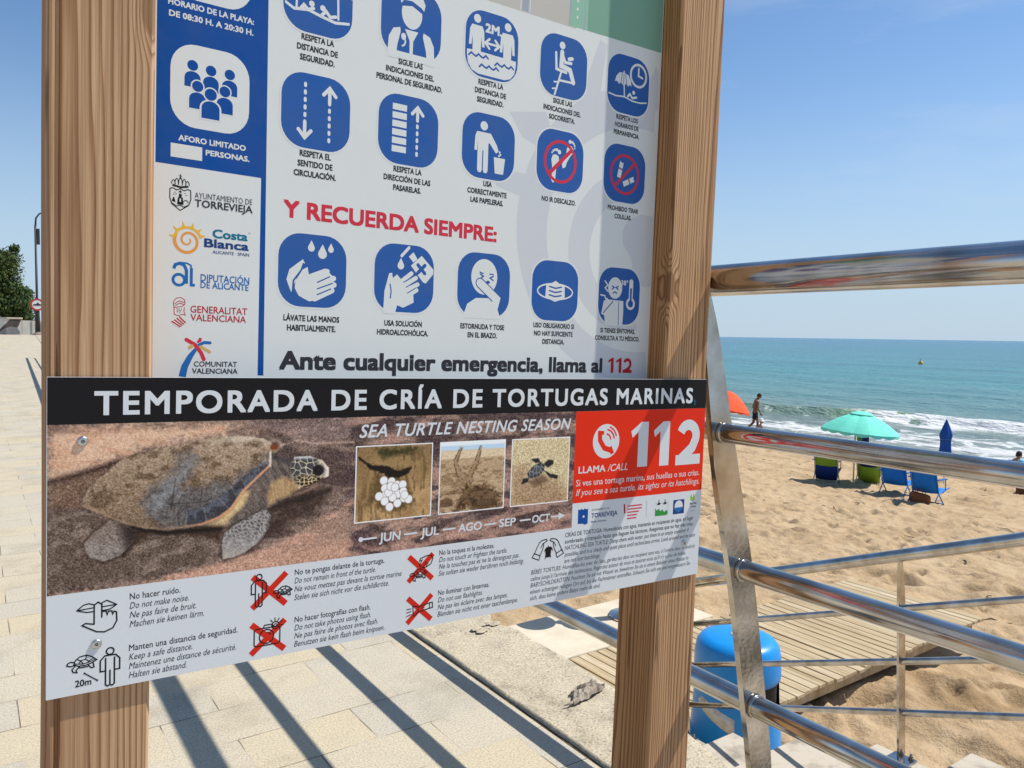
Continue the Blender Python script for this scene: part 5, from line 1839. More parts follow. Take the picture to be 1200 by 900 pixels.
def tturt(a, x, y, s, lw=1.3):
    """outline turtle, head towards -x, shell from x to x+s"""
    a.line(K, [(x, y), (x + .06 * s, y + .2 * s), (x + .25 * s, y + .36 * s), (x + .55 * s, y + .4 * s), (x + .8 * s, y + .28 * s), (x + 1.02 * s, y + .08 * s), (x + .8 * s, y - .04 * s), (x + .5 * s, y - .12 * s), (x + .2 * s, y - .1 * s)], lw, closed=True)
    a.line(K, [(x + .06 * s, y + .04 * s), (x + .4 * s, y - .03 * s), (x + .75 * s, y + .04 * s), (x + .95 * s, y + .12 * s)], lw * .8)
    for q in (((.16, .24), (.3, .16), (.22, .0)), ((.3, .16), (.52, .2), (.56, .38)), ((.52, .2), (.66, .08), (.62, 0)), ((.66, .08), (.84, .18)), ((.3, .16), (.42, -.02))):
        a.line(K, [(x + u * s, y + v * s) for u, v in q], lw * .8)
    a.line(K, [(x + .02 * s, y + .12 * s), (x - .14 * s, y + .17 * s), (x - .28 * s, y + .1 * s), (x - .3 * s, y), (x - .14 * s, y - .06 * s), (x + .06 * s, y - .02 * s)], lw)
    a.line(K, [(x + .08 * s, y - .06 * s), (x - .08 * s, y - .22 * s), (x - .02 * s, y - .38 * s), (x + .14 * s, y - .42 * s), (x + .1 * s, y - .3 * s), (x + .26 * s, y - .12 * s)], lw)
    a.line(K, [(x + .62 * s, y - .1 * s), (x + .78 * s, y - .3 * s), (x + .9 * s, y - .28 * s), (x + .86 * s, y - .06 * s)], lw)
    a.line(K, [(x + .26 * s, y - .2 * s), (x + .62 * s, y - .2 * s)], lw)


a = tart(.4)
a.line(K, [(27, -245.5), (33, -240.5), (38, -239.5), (43, -241.5)], 1.3).line(K, [(27, -245.5), (36, -248.6), (43, -248.8)], 1.3).line(K, [(28, -245.3), (43, -244.6)], 1.2)
a.line(K, [(50.5, -240.5), (55, -238.5), (60, -241.5), (64.5, -244.5)], 1.3).line(K, [(50.5, -249), (58, -248.6), (64.5, -244.5)], 1.3).line(K, [(50.5, -244.8), (63, -244.5)], 1.2)
a.line(K, [(43.2, -262.5), (43.2, -242), (46.8, -239.2), (50.4, -242), (50.4, -256)], 1.5)
a.line(K, [(50.4, -250), (54.5, -250), (55.5, -254.5), (56.6, -250.6), (60, -250.8), (60.8, -254.6), (62, -251.4), (64.4, -252.6), (64.8, -262), (61, -269.5), (53, -272.5), (45.5, -271), (32, -262.2), (35, -260.4), (43.2, -262.5)], 1.5)
a.done('pictogram', ts, 'black outline of a finger on lips')
a = tart(.4)
tturt(a, 24.5, -303, 21)
tman(a, 58.6, -332.5, 42.5)
a.line(K, [(34.5, -314), (46.5, -324)], 1.2).ell(K, 34.5, -314, 1).ell(K, 46.5, -324, 1)
a.text(K, '20m', 25.8, 41, -327.4, 7.2, .016, res=3)
a.done('pictogram', ts, 'black outline turtle and person twenty metres apart')
a = tart(.4)
cross(a, 228, -254, 40, 38)
tman(a, 215.5, -272, 40, 1.5)
tturt(a, 238, -258, 17, 1.3)
a.done('pictogram', ts, 'person and turtle outlines over a red cross')
a = tart(.4)
cross(a, 227.4, -310.5, 40, 36)
a.line(K, [(213, -299), (239, -299), (241.5, -301), (241.5, -318), (239.5, -320), (213, -320), (211, -318), (211, -301)], 1.5, closed=True)
a.ring(K, 225.5, -309.5, 8.4, 1.5)
a.arc(K, 225.5, -309.5, 5, 20, 80, 1.3)
a.line(K, [(221.5, -298.6), (223, -295.5), (232, -295.5), (233.5, -298.6)], 1.4).ring(K, 236, -297.5, 4.4, 1.4).ring(K, 236, -297.5, 1.8, 1)
for q in (30, 62, 95, 130, -5):
    c, s = math.cos(math.radians(q)), math.sin(math.radians(q))
    a.line(K, [(236 + 6 * c, -297.5 + 6 * s), (236 + 9 * c, -297.5 + 9 * s)], 1.2)
a.done('pictogram', ts, 'camera with flash outline over a red cross')
a = tart(.4)
cross(a, 429, -253.5, 36, 34)
tturt(a, 419, -262.5, 19, 1.3)
a.line(K, [(429, -252), (427, -250), (431, -243), (427, -244.4), (428, -241), (438, -238), (444, -238), (447, -243), (444, -250), (437, -253.5), (433, -254)], 1.4, closed=True)
a.line(K, [(433, -252), (437, -246)], 1.2).line(K, [(437, -252.6), (440, -248)], 1.2)
a.done('pictogram', ts, 'hand over a turtle outline on a red cross')
a = tart(.4)
cross(a, 429, -309.5, 36, 34)
a.line(K, [(419, -304), (427, -306.5), (444, -303.5), (448, -303.2), (448.6, -310.5), (444, -311), (427, -313.5), (420, -318.5)], 1.5, closed=True)
a.line(K, [(427, -306.5), (427, -313.5)], 1.3).line(K, [(444, -303.5), (444, -311)], 1.3).line(K, [(432, -309), (436, -308.6)], 1.2)
for y0, y1 in ((-307, -307.4), (-311.5, -311), (-316.5, -315)):
    a.line(K, [(410, y0 - .5), (416.4, y1)], 1.2)
a.done('pictogram', ts, 'torch outline over a red cross')
a = tart(.4)
for s, ox in ((1, 640.6), (-1, 640.6)):
    a.line(K, [(ox - s * 26, -259.5), (ox - s * 22.5, -252.5), (ox - s * 17, -242.5), (ox - s * 12.5, -239.6), (ox - s * 4, -238.4), (ox - s * 2.6, -241), (ox - s * 9, -244), (ox - s * 9, -248.5), (ox - s * 12, -256.5), (ox - s * 15.6, -262)], 1.5)
    a.line(K, [(ox - s * 29, -263.2), (ox - s * 25.6, -257.4), (ox - s * 14.6, -262.2), (ox - s * 17, -268.4)], 1.5, closed=True)
    a.line(K, [(ox - s * 10, -244), (ox - s * 14, -250.5)], 1.3)
a.poly(K, [(634.5, -253), (637, -250.5), (639.6, -250.6), (640.6, -247.6), (642, -250.6), (645, -250), (648.5, -253.5), (649, -258), (646, -254.6), (645.4, -263), (646.4, -267.6), (643.4, -265.6), (640.4, -266.4), (637.4, -265.8), (634.4, -269), (635.6, -262), (635.2, -255.6), (632.6, -258.6)])
a.done('pictogram', ts, 'two outlined hands sheltering a black hatchling')

# partner logos in the lower field
a = tart(.4)
a.poly(I_band, [(694.6, -199), (698, -200.4), (700.5, -198.6), (704, -200.6), (707.5, -198.6), (711, -200.4), (714, -199.2), (714, -222.4), (709, -224), (704, -222), (694.6, -221.4)])
a.ell(I_sign, 705.5, -211, 1.9)
a.text(I_text, 'AYUNTAMIENTO DE', 721, 757, -204, 3, 0)
a.text(I_navy, 'TORREVIEJA', 721, 774, -215, 7.4, .02)
a.text(I_navy, 'Medio Ambiente', 721, 752, -222.6, 3.2, .004)
a.done('logo', ts, 'blue town logo with lettering')
a = tart(.4)
a.line(I_dred, [(788, -199), (789.4, -214)], 3.0, rnd_cap=False)
for i, x1 in enumerate((826, 826, 820, 816, 815)):
    y = -204 - i * 5
    a.rect(I_red, 795, y, x1, y + 2)
a.done('logo', ts, 'small red crest with pale red lettering')
a = tart(.4)
a.line(I_line, [(836.5, -198), (836.5, -226)], .8, rnd_cap=False)
a.done('divider', ts)
a = tart(.4)
a.line(I_line, [(856, -204.6), (885, -204.6)], .7).line(I_line, [(885, -204.6), (885, -225)], .6)
a.poly(I_fgreen, [(856, -225), (856, -212), (860, -216), (864, -213), (868, -218), (872, -215), (877, -220), (881, -216.5), (884.6, -219.6), (884.6, -224), (880, -225.6)])
for x in (863, 877):
    a.poly(I_black, [(x - 4, -206.6), (x - 1, -204.4), (x + .6, -198.6), (x + 1.6, -198.6), (x + 1.6, -203.6), (x + 5, -204.6), (x + 4, -206.4), (x, -207.2)])
a.done('logo', ts, 'green salt lagoon logo with two dark birds')
a = tart(.4)
a.rect(I_navy, 897, -226, 923, -202)
a.ell(I_sign, 910, -213, 9.6).poly(I_lblue, [(900.8, -215), (919.2, -215), (917, -220), (913, -222.4), (907, -222.4), (903, -220)])
a.done('logo', ts, 'blue square flag emblem with a white disc')
a = tart(.4)
a.rect(I_lime, 937, -206.5, 947, -196, 3).rect(I_sign, 940.6, -200, 943.4, -196)
a.text(I_black, 'Red Mar', 936.8, 953, -213, 3.6, .02).text(I_black, 'y Costas', 936.8, 951, -218, 3.2, .01).text(I_line, 'medio', 938, 949, -225, 2.6, 0)
a.done('logo', ts, 'lime green emblem over tiny lettering')

M_zinc = mat('zinc', (0.55, 0.56, 0.58), 0.3, 1.0)
for x, y in ((31.7, -66.7), (45.5, -284.2), (926, -277)):
    bm = bmesh.new()
    lathe(bm, [(0.0052, 0.0), (0.0050, 0.0014), (0.0036, 0.0021), (0.0018, 0.0019)], (x / 1000 - TOFF[0], y / 1000 - TOFF[1], .0003), 20)
    for q in (0.4, 0.4 + math.pi / 2):
        v = bar(bm, (x / 1000 - TOFF[0] - .0024 * math.cos(q), y / 1000 - TOFF[1] - .0024 * math.sin(q), .0014), (x / 1000 - TOFF[0] + .0024 * math.cos(q), y / 1000 - TOFF[1] + .0024 * math.sin(q), .0014), .0010, .0009)
    ob('screw', bm, M_zinc, ts, smooth=True)

# ------------------------------------------------------------------ promenade railing
M_steel = steel_mat('polished_steel')
M_plate = steel_mat('brushed_steel')
TURN = 2.95


def along(x, y, z, y0=TURN, k=0.036):
    return (x + k * max(y - y0, 0), y, z)


RAILS = ((1.062, 1.030, .027), (1.087, 0.763, .0168), (1.152, 0.505, .0190), (1.203, 0.233, .0205))
rl = empty('promenade_railing', (1.25, 0.9155, 0), 'polished steel promenade railing of four tubes on curved flat posts', 'railing')
ro = Vector((1.25, 0.9155, 0))


def plate_post(prof, y, t, hw, base_z, px0=0.0, dz=0.0):
    """a flat bar on edge, bent along prof (x, z)"""
    bm = bmesh.new()
    P = [Vector((p[0] + px0, p[1] + dz)) for p in prof]
    # resample smoothly
    Q = []
    for i in range(len(P) - 1):
        p0, p1, p2, p3 = P[max(i - 1, 0)], P[i], P[i + 1], P[min(i + 2, len(P) - 1)]
        for s in range(6):
            u = s / 6
            Q.append(0.5 * ((2 * p1) + (p2 - p0) * u + (2 * p0 - 5 * p1 + 4 * p2 - p3) * u * u + (3 * p1 - p0 - 3 * p2 + p3) * u ** 3))
    Q.append(P[-1])
    rings = []
    n = len(Q)
    for i, q in enumerate(Q):
        d = (Q[min(i + 1, n - 1)] - Q[max(i - 1, 0)]).normalized()
        s = Vector((d.y, -d.x))
        w = hw * min(1.0, 0.35 + 2.2 * i / n) if i < n * .3 else hw
        ring = []
        for a, b in ((-1, -1), (1, -1), (1, 1), (-1, 1)):
            c = q + s * a * w
            ring.append(bm.verts.new((c.x, y + b * t, c.y)))
        rings.append(ring)
    for a, b in zip(rings, rings[1:]):
        for k in range(4):
            bm.faces.new((a[k], a[(k + 1) % 4], b[(k + 1) % 4], b[k]))
    bm.faces.new(rings[0])
    bm.faces.new(rings[-1][::-1])
    bmesh.ops.bevel(bm, geom=[e for e in bm.edges if abs(e.verts[0].co.y - e.verts[1].co.y) < 1e-5], offset=.0015, segments=1, affect='EDGES')
    return bm


PROF = [(1.026, 1.022), (1.052, 0.93), (1.087, 0.762), (1.116, 0.64), (1.152, 0.503), (1.182, 0.36), (1.207, 0.230), (1.228, 0.12), (1.240, 0.0)]
py = [0.9155 - 2.0 * 3, 0.9155 - 4.0, 0.9155 - 2.0, 0.9155] + [0.9155 + 2.2 * k for k in range(1, 12)]
for y in py:
    dx = along(0, y, 0)[0]
    bm = plate_post(PROF, y, .006, .0305, 0, dx)
    bmesh.ops.translate(bm, verts=bm.verts[:], vec=-ro)
    p = ob('post', bm, M_plate, rl)
    bm = bmesh.new()
    box(bm, 1.19 + dx, 1.31 + dx, y - .05, y + .05, 0.006, 0.016, .003)
    bmesh.ops.translate(bm, verts=bm.verts[:], vec=-ro)
    ob('base_plate', bm, M_plate, p)
for i, (x, z, r) in enumerate(RAILS):
    bm = bmesh.new()
    tube(bm, [along(x, yy, z) for yy in (-5.2, -2, 0, 1.0, 2.5, TURN - .06, TURN, TURN + .06, 3.4, 8, 16, 27.0)], r, 28)
    bmesh.ops.translate(bm, verts=bm.verts[:], vec=-ro)
    ob('rail', bm, M_steel, rl, smooth=True)
    if i:
        bm = bmesh.new()
        for s in (-1, 1):
            tube(bm, [(x, .9155 + s * .007, z), (x, .9155 + s * .013, z)], [r * 1.12, r * 1.08], 28)
        bmesh.ops.translate(bm, verts=bm.verts[:], vec=-ro)
        ob('collar', bm, M_plate, rl, smooth=True)

# ------------------------------------------------------------------ stair railing
SL = -0.382
SY0 = 1.896
so = Vector((3.645, SY0, EYE - 2.04))
sr = empty('stair_railing', so, 'thinner steel tube railing sloping down the outer side of the stone stairs', 'railing')
SPR = [(3.543, EYE - 1.011), (3.561, EYE - 1.144), (3.575, EYE - 1.272), (3.597, EYE - 1.5345), (3.620, EYE - 1.793), (3.638, EYE - 2.02), (3.640, EYE - 2.21)]
for dy in (-2.10, 0.0, 1.36):
    zt = EYE - 1.874 - RI * math.ceil((SY0 + dy - 1.608) / TR - .001) + .004
    bm = plate_post([q for q in SPR if q[1] + SL * dy > zt + .02] + [(3.641, zt - SL * dy)], SY0 + dy, .0053, .0285, 0, 0, SL * dy)
    bmesh.ops.translate(bm, verts=bm.verts[:], vec=-so)
    p = ob('post', bm, M_plate, sr)
    bm = bmesh.new()
    box(bm, 3.575, 3.69, SY0 + dy - .055, SY0 + dy + .055, zt, zt + .01, .003)
    bmesh.ops.translate(bm, verts=bm.verts[:], vec=-so)
    bp = ob('base_plate', bm, M_plate, p)
    for bx in (3.590, 3.676):
        bm = bmesh.new()
        lathe(bm, [(0.0, .034), (.006, .034), (.006, .02), (.012, .02), (.012, .01)], (bx, SY0 + dy - .03, zt), 8)
        bmesh.ops.translate(bm, verts=bm.verts[:], vec=-so)
        ob('bolt', bm, M_plate, p)
for i, ((x, z), r) in enumerate(zip(((3.552, EYE - 1.0135), (3.575, EYE - 1.272), (3.597, EYE - 1.5345), (3.620, EYE - 1.793)), (.0295, .0165, .0165, .0165))):
    bm = bmesh.new()
    tube(bm, [(x, yy, z + SL * (yy - SY0)) for yy in (-1.2, 0.6, SY0, 2.6, 3.29)], r, 20)
    bmesh.ops.translate(bm, verts=bm.verts[:], vec=-so)
    ob('rail', bm, M_steel, sr, smooth=True)

# ------------------------------------------------------------------ blue litter bin
bo = Vector((4.24, 3.36, EYE - 2.93))
bn = empty('litter_bin', bo, 'blue plastic litter bin with domed lid standing beside the boardwalk', 'bin')
M_bin = mat('bin_plastic', (0.003, 0.235, 0.66), 0.36, spec=0.5, col2=(0.005, 0.27, 0.72), nscale=9, bump=.03, bscale=40)
M_dark = mat('dark_inside', (0.008, 0.008, 0.010), 0.8)
M_stick = mat('sticker', (0.68, 0.66, 0.60), 0.6, col2=(0.5, 0.47, 0.42), nscale=14, lo=.5, hi=.62)
SEG = 56
A0 = math.radians(-80)


def bskip(i, k):
    t = (2 * math.pi * (k + .5) / SEG - A0 + math.pi) % (2 * math.pi) - math.pi
    return i in (3, 4, 5) and abs(t) < 0.60


bm = bmesh.new()
lathe(bm, [(.312, .0), (.314, .05), (.297, .30), (.287, .45), (.284, .51), (.281, .57), (.279, .63), (.276, .69), (.255, .69)], (0, 0, 0), SEG, skip=bskip)
ob('body', bm, M_bin, bn, smooth=True)
bm = bmesh.new()
lathe(bm, [(.0, .36), (.262, .37), (.262, .69)], (0, 0, 0), SEG)
ob('liner', bm, M_dark, bn, smooth=True)
bm = bmesh.new()
lathe(bm, [(.268, .635), (.285, .640), (.288, .66), (.285, .78), (.272, .845), (.245, .878), (.20, .893), (.10, .90), (.0, .90)], (0, 0, 0), SEG)
lid = ob('lid', bm, M_bin, bn, smooth=True)
bm = bmesh.new()
lathe(bm, [(.0, .006), (.048, .006), (.052, .0)], (.0, .0, .899), 24)
ob('lid_plate', bm, mat('grey_plate', (.35, .37, .40), .5), lid)
bm = bmesh.new()
n = 14
va, vb = [], []
ac = math.radians(-171)
for i in range(n + 1):
    t = i / n
    an = ac + (-.50 + 1.0 * t)
    up = .535 - .10 * t - .05 * (1 - min(1, t / .15)) 
    lo_ = .455 - .13 * t + .02 * (1 - min(1, t / .15))
    for lst, z in ((va, up), (vb, lo_)):
        rr_ = .3165 - .0285 * (z - .05) / .4
        lst.append(bm.verts.new((rr_ * math.cos(an), rr_ * math.sin(an), z)))
for i in range(n):
    bm.faces.new((vb[i], vb[i + 1], va[i + 1], va[i]))
st = ob('sticker', bm, M_stick, bn, smooth=True)
sm = st.modifiers.new('thick', 'SOLIDIFY')
sm.thickness = .002
sm.offset = 0

# ------------------------------------------------------------------ guessed shower added behind the board to cast two round shadows on the slab
fo = Vector((5.2, 5.43, ZB + .004))
fs = empty('shower_shadow_caster', fo, 'guessed shower column with two round basins added behind the sign for its shadows', 'shower')
bm = bmesh.new()
lathe(bm, [(.0, .0), (.20, .0), (.20, .02), (.06, .04), (.055, 1.02), (.0, 1.02)], (0, 0, 0), 24)
ob('column', bm, M_plate, fs, smooth=False)
for dx, dy in ((-.19, .12), (.17, -.12)):
    bm = bmesh.new()
    lathe(bm, [(.0, 1.0), (.14, 1.0), (.185, 1.03), (.19, 1.05), (.18, 1.05), (.13, 1.025), (.0, 1.02)], (dx, dy, 0), 32)
    ob('basin', bm, M_plate, fs, smooth=True)

# ------------------------------------------------------------------ things on the concrete kerb
M_leaf = mat('dry_husk', (0.34, 0.29, 0.23), 0.9, col2=(0.12, 0.095, 0.07), nscale=45, lo=.45, hi=.66)
hk = empty('dried_husk', (1.27, 1.475, .012), 'crumpled dry grey leaf husk lying on the concrete kerb', 'dry leaf')
pr = random.Random(17)
bm = bmesh.new()
for (cx, cy, rot, ln, wd, hh) in ((0, 0, .25, .052, .020, .020), (.022, .012, -.35, .04, .016, .024), (-.035, -.012, .5, .036, .012, .012), (.005, .02, .1, .046, .014, .015), (.045, .03, .9, .02, .01, .01)):
    n, mrow = 9, 5
    vs = []
    for i in range(n + 1):
        t = i / n * 2 - 1
        for j in range(mrow + 1):
            s = j / mrow * 2 - 1
            w = wd * (1 - t * t) ** .6 + .001
            x, y = t * ln, s * w
            z = hh * .5 * (1 - abs(s) ** 1.5) * (1 - .7 * t * t) + .007 * max(0, math.sin(5 * t + 5 * s + cx * 90)) + pr.uniform(-.0025, .0025)
            vs.append(bm.verts.new((cx + x * math.cos(rot) - y * math.sin(rot), cy + x * math.sin(rot) + y * math.cos(rot), max(z, -.004) + .002)))
    for i in range(n):
        for j in range(mrow):
            b = i * (mrow + 1) + j
            bm.faces.new((vs[b], vs[b + 1], vs[b + mrow + 2], vs[b + mrow + 1]))
husk = ob('husk', bm, M_leaf, hk)
sm = husk.modifiers.new('thick', 'SOLIDIFY')
sm.thickness = .002
bm = bmesh.new()
tube(bm, [(-.05, -.02, .008), (-.075, -.028, .006), (-.092, -.024, .004)], [.004, .003, .0015], 6)
ob('stalk', bm, M_leaf, hk)
bm = bmesh.new()
pr = random.Random(23)
for k in range(14):
    u = k / 13
    cx, cy = 1.25 + .10 * u + pr.uniform(-.012, .012), 1.985 + .03 * u + pr.uniform(-.018, .018)
    r = pr.uniform(.004, .012)
    g = bmesh.ops.create_icosphere(bm, subdivisions=2, radius=r)
    for v in g['verts']:
        v.co = Vector((v.co.x * 1.4 * pr.uniform(.8, 1.2), v.co.y * pr.uniform(.8, 1.2), max(v.co.z * .3, -.004) * pr.uniform(.7, 1.1))) + Vector((cx, cy, .012))
tag(ob('concrete_rubble', bm, M_conc), 'crumbled rubble of broken concrete at the chipped edge of the kerb', 'rubble', kind='stuff')

# ------------------------------------------------------------------ beach parasols
M_pole = mat('pole_white', (.6, .6, .58), .4)


def canopy(bm, R, Hh, ribs=8, sag=.04, flap=.09, zc=0.0):
    """domed parasol cloth with ribs, sagging panels and a scalloped valance"""
    seg = ribs * 8
    prof = [0, .1, .22, .36, .5, .64, .78, .9, 1.0]
    rings = []
    for t in prof:
        ring = []
        for k in range(seg):
            a = 2 * math.pi * k / seg
            f = abs(((k / 8) % 1) - .5) * 2          # 1 on a rib, 0 between
            r = R * t * (1 - .045 * (1 - f) * t)
            z = Hh * (1 - t ** 1.75) - sag * (1 - f) ** 1.2 * t * (1.2 - t) * 2 * .6
            ring.append(bm.verts.new((r * math.cos(a), r * math.sin(a), zc + z)) if t > 0 else None)
        rings.append(ring)
    top = bm.verts.new((0, 0, zc + Hh))
    for k in range(seg):
        bm.faces.new((top, rings[1][k], rings[1][(k + 1) % seg]))
    for a, b in zip(rings[1:], rings[2:]):
        for k in range(seg):
            bm.faces.new((a[k], b[k], b[(k + 1) % seg], a[(k + 1) % seg]))
    ring = []
    for k in range(seg):
        v = rings[-1][k].co
        f = abs(math.sin(math.pi * 2 * k / 8))
        ring.append(bm.verts.new((v.x * 1.0, v.y * 1.0, v.z - flap * (.55 + .45 * f))))
    for k in range(seg):
        bm.faces.new((rings[-1][k], ring[k], ring[(k + 1) % seg], rings[-1][(k + 1) % seg]))


def parasol(name, loc, R, Hh, top, cloth, label, tilt=(0, 0, 0), vent=True, group=None):
    t = empty(name, loc, label, 'parasol', group)
    bm = bmesh.new()
    tube(bm, [(0, 0, -.2), (0, 0, top - Hh + Hh * .98)], .018, 12)
    ob('pole', bm, M_pole, t, smooth=True)
    bm = bmesh.new()
    canopy(bm, R, Hh, zc=top - Hh)
    c = ob('canopy', bm, cloth, t)
    c.rotation_euler = tilt
    if vent:
        bm = bmesh.new()
        canopy(bm, R * .30, Hh * .16, flap=.035, sag=.01, zc=top - Hh * .06)
        ob('vent_cap', bm, cloth, c)
    bm = bmesh.new()
    tube(bm, [(0, 0, top - .03), (0, 0, top + .06)], .02, 10)
    ob('finial', bm, M_pole, c)
    bm = bmesh.new()
    for k in range(8):
        a = 2 * math.pi * k / 8
        tube(bm, [(0, 0, top - Hh * .35), (R * .5 * math.cos(a), R * .5 * math.sin(a), top - Hh * .36), (R * .98 * math.cos(a), R * .98 * math.sin(a), top - Hh - .01)], .006, 6)
    ob('ribs', bm, M_pole, c)
    return t


M_mint = mat('mint_cloth', (0.16, 0.68, 0.52), .75, spec=.2, col2=(0.18, 0.74, 0.57), nscale=6)
M_orange = mat('orange_cloth', (0.80, 0.10, 0.03), .75, spec=.2)
M_bluecloth = mat('blue_cloth', (0.02, 0.10, 0.42), .75, spec=.2, col2=(0.012, 0.07, 0.30), nscale=9)
gz = lambda x: float(ground(np.array(x)))
p = parasol('beach_parasol', (18.9, 11.45, EYE - 3.85), .97, .47, 1.92, M_mint, 'open mint green parasol above the folding chairs', tilt=(.05, .06, 0))
p = parasol('beach_parasol', (27.2, 22.9, gz(27.2)), 1.05, .80, 2.0, M_orange, 'low orange red parasol beside the walking man', tilt=(.10, .16, 0), vent=False)
bm = bmesh.new()
lathe(bm, [(0, .012), (.13, .012), (.13, 0)], (0, 0, 0), 20)
dk = ob('white_emblem', bm, mat('emblem_white', (.8, .8, .78), .7), p.children[1])
dk.location = (.34, -.52, 1.66)
dk.rotation_euler = (.62, .42, 0)
parasol('beach_parasol', (24.45, 7.95, gz(24.45)), 1.05, .5, 2.0, M_bluecloth, 'open blue parasol just past the edge of the picture by the brown basket')
cp = empty('closed_parasol', (22.0, 10.65, gz(22.0)), 'closed dark blue parasol standing furled in the sand', 'parasol')
bm = bmesh.new()
tube(bm, [(0, 0, -.2), (0, 0, 1.2)], .018, 10)
ob('pole', bm, M_pole, cp)
bm = bmesh.new()
seg = 32
prof = [(.0, 1.86), (.03, 1.80), (.09, 1.62), (.145, 1.44), (.150, 1.38), (.125, 1.30), (.125, 1.15), (.14, .95), (.165, .80), (.17, .76)]
rings = []
for r, z in prof:
    rings.append([bm.verts.new(((r * (1 + .16 * math.cos(8 * 2 * math.pi * k / seg) * min(1, r / .08))) * math.cos(2 * math.pi * k / seg), (r * (1 + .16 * math.cos(8 * 2 * math.pi * k / seg) * min(1, r / .08))) * math.sin(2 * math.pi * k / seg), z)) for k in range(seg)])
for a, b in zip(rings, rings[1:]):
    for k in range(seg):
        bm.faces.new((a[k], b[k], b[(k + 1) % seg], a[(k + 1) % seg]))
ob('canopy', bm, M_bluecloth, cp, smooth=True)
bm = bmesh.new()
tube(bm, [(.14 * math.cos(a), .14 * math.sin(a), 1.30) for a in np.linspace(0, 2 * math.pi, 25)], .012, 6)
ob('strap', bm, mat('strap_blue', (.05, .16, .5), .6), cp)

# ------------------------------------------------------------------ folding chairs
M_lime = mat('lime_fabric', (0.22, 0.36, 0.03), .8, spec=.15, col2=(0.26, 0.40, 0.045), nscale=12)
M_cobalt = mat('cobalt_fabric', (0.01, 0.16, 0.62), .7, spec=.2, col2=(0.012, 0.19, 0.68), nscale=9)
M_navyf = mat('navy_fabric', (0.012, 0.03, 0.16), .8, spec=.15)
M_tube = mat('grey_tube', (.38, .38, .36), .45, .6)
M_bluetube = mat('blue_tube', (.02, .16, .48), .45, .2)


def chair(loc, rot, fab, tubem, label, band=None, lowband=None):
    """low beach chair facing local +x"""
    t = empty('beach_chair', loc, label, 'beach chair', 'folding chairs on the sand', rot)
    t.scale = (1.1, 1.0, 1.24)
    bx, bz = -.36, .84
    sx, sz = -.12, .24

    def cloth(nm, pts, w, m, lift=0.0, nseg=5):
        bm = bmesh.new()
        rows = []
        for i in range(len(pts)):
            row = []
            for j in range(nseg + 1):
                s = j / nseg * 2 - 1
                row.append(bm.verts.new((pts[i][0] + lift - .015 * (1 - s * s), s * w, pts[i][1] - .012 * (1 - s * s))))
            rows.append(row)
        for a, b in zip(rows, rows[1:]):
            for j in range(nseg):
                bm.faces.new((a[j], a[j + 1], b[j + 1], b[j]))
        o = ob(nm, bm, m, t, smooth=True)
        q = o.modifiers.new('thick', 'SOLIDIFY')
        q.thickness = .008
        return o
    lerp = lambda u: (sx + (bx - sx) * u, sz + (bz - sz) * u)
    cloth('backrest', [lerp(u) for u in ((-.28 if band or lowband else .0), .25, .5, .75, 1.0)], .27, fab)
    if band:
        cloth('backrest_band', [lerp(u) for u in (.30, .45, .62)], .20, band, lift=-.012)
    if lowband:
        cloth('lower_band', [lerp(u) for u in (-.27, .0, .24)], .262, lowband, lift=-.012)
    cloth('seat', [(sx, sz), (.12, .22), (.38, .28)], .27, lowband or fab)
    for s in (-1, 1):
        y = s * .285
        bm = bmesh.new()
        tube(bm, [(bx - .01, y, bz + .02), (sx, y, sz), (.16, y, 0.0)], .0125, 8)
        ob('leg', bm, tubem, t, smooth=True)
        bm = bmesh.new()
        tube(bm, [(.40, y, .29), (sx, y, sz - .02), (-.36, y, .0)], .0125, 8)
        ob('leg', bm, tubem, t, smooth=True)
        bm = bmesh.new()
        bar(bm, (-.28, s * .31, .50), (.20, s * .31, .48), .045, .022)
        tube(bm, [(.16, s * .30, .47), (.20, s * .29, .26)], .011, 8)
        ob('armrest', bm, tubem, t)
    for cx, cz in ((-.36, .01), (bx - .01, bz + .02), (.16, .01)):
        bm = bmesh.new()
        tube(bm, [(cx, -.285, cz), (cx, .285, cz)], .012, 8)
        ob('cross_bar', bm, tubem, t, smooth=True)
    return t


chair((18.45, 11.92, EYE - 3.81), .42, M_lime, M_tube, 'lime green folding chair with a navy lower panel in the parasol shade', None, M_navyf)
chair((19.35, 11.25, EYE - 3.86), .30, M_lime, M_tube, 'lime green folding chair with a navy stripe across its back', M_navyf)
chair((18.35, 9.98, EYE - 3.79), .16, M_cobalt, M_bluetube, 'cobalt blue folding chair next to the striped lime green one')
chair((17.95, 9.03, EYE - 3.77), .08, M_cobalt, M_bluetube, 'cobalt blue folding chair with a brown bag beneath it')

M_tan = mat('brown_canvas', (0.30, 0.105, 0.03), .85, col2=(.22, .075, .022), nscale=14)


def bag(name, loc, rot, w, d, h, m, label, cat):
    t = empty(name, loc, label, cat, None, rot)
    bm = bmesh.new()
    vs = box(bm, -d / 2, d / 2, -w / 2, w / 2, 0, h, 0.05)
    for v in bm.verts:
        k = v.co.z / h
        v.co.x *= 1.0 - .25 * k
        v.co.y *= 1.0 + .10 * math.sin(3 * k)
        v.co.z += .02 * math.sin(9 * v.co.y)
    ob('body', bm, m, t, smooth=True)
    bm = bmesh.new()
    for s in (-1, 1):
        tube(bm, [(s * d * .3, -w * .25, h * .95), (s * d * .22, -w * .15, h + .10), (s * d * .22, w * .15, h + .10), (s * d * .3, w * .25, h * .95)], .010, 6)
    ob('handles', bm, m, t)
    return t


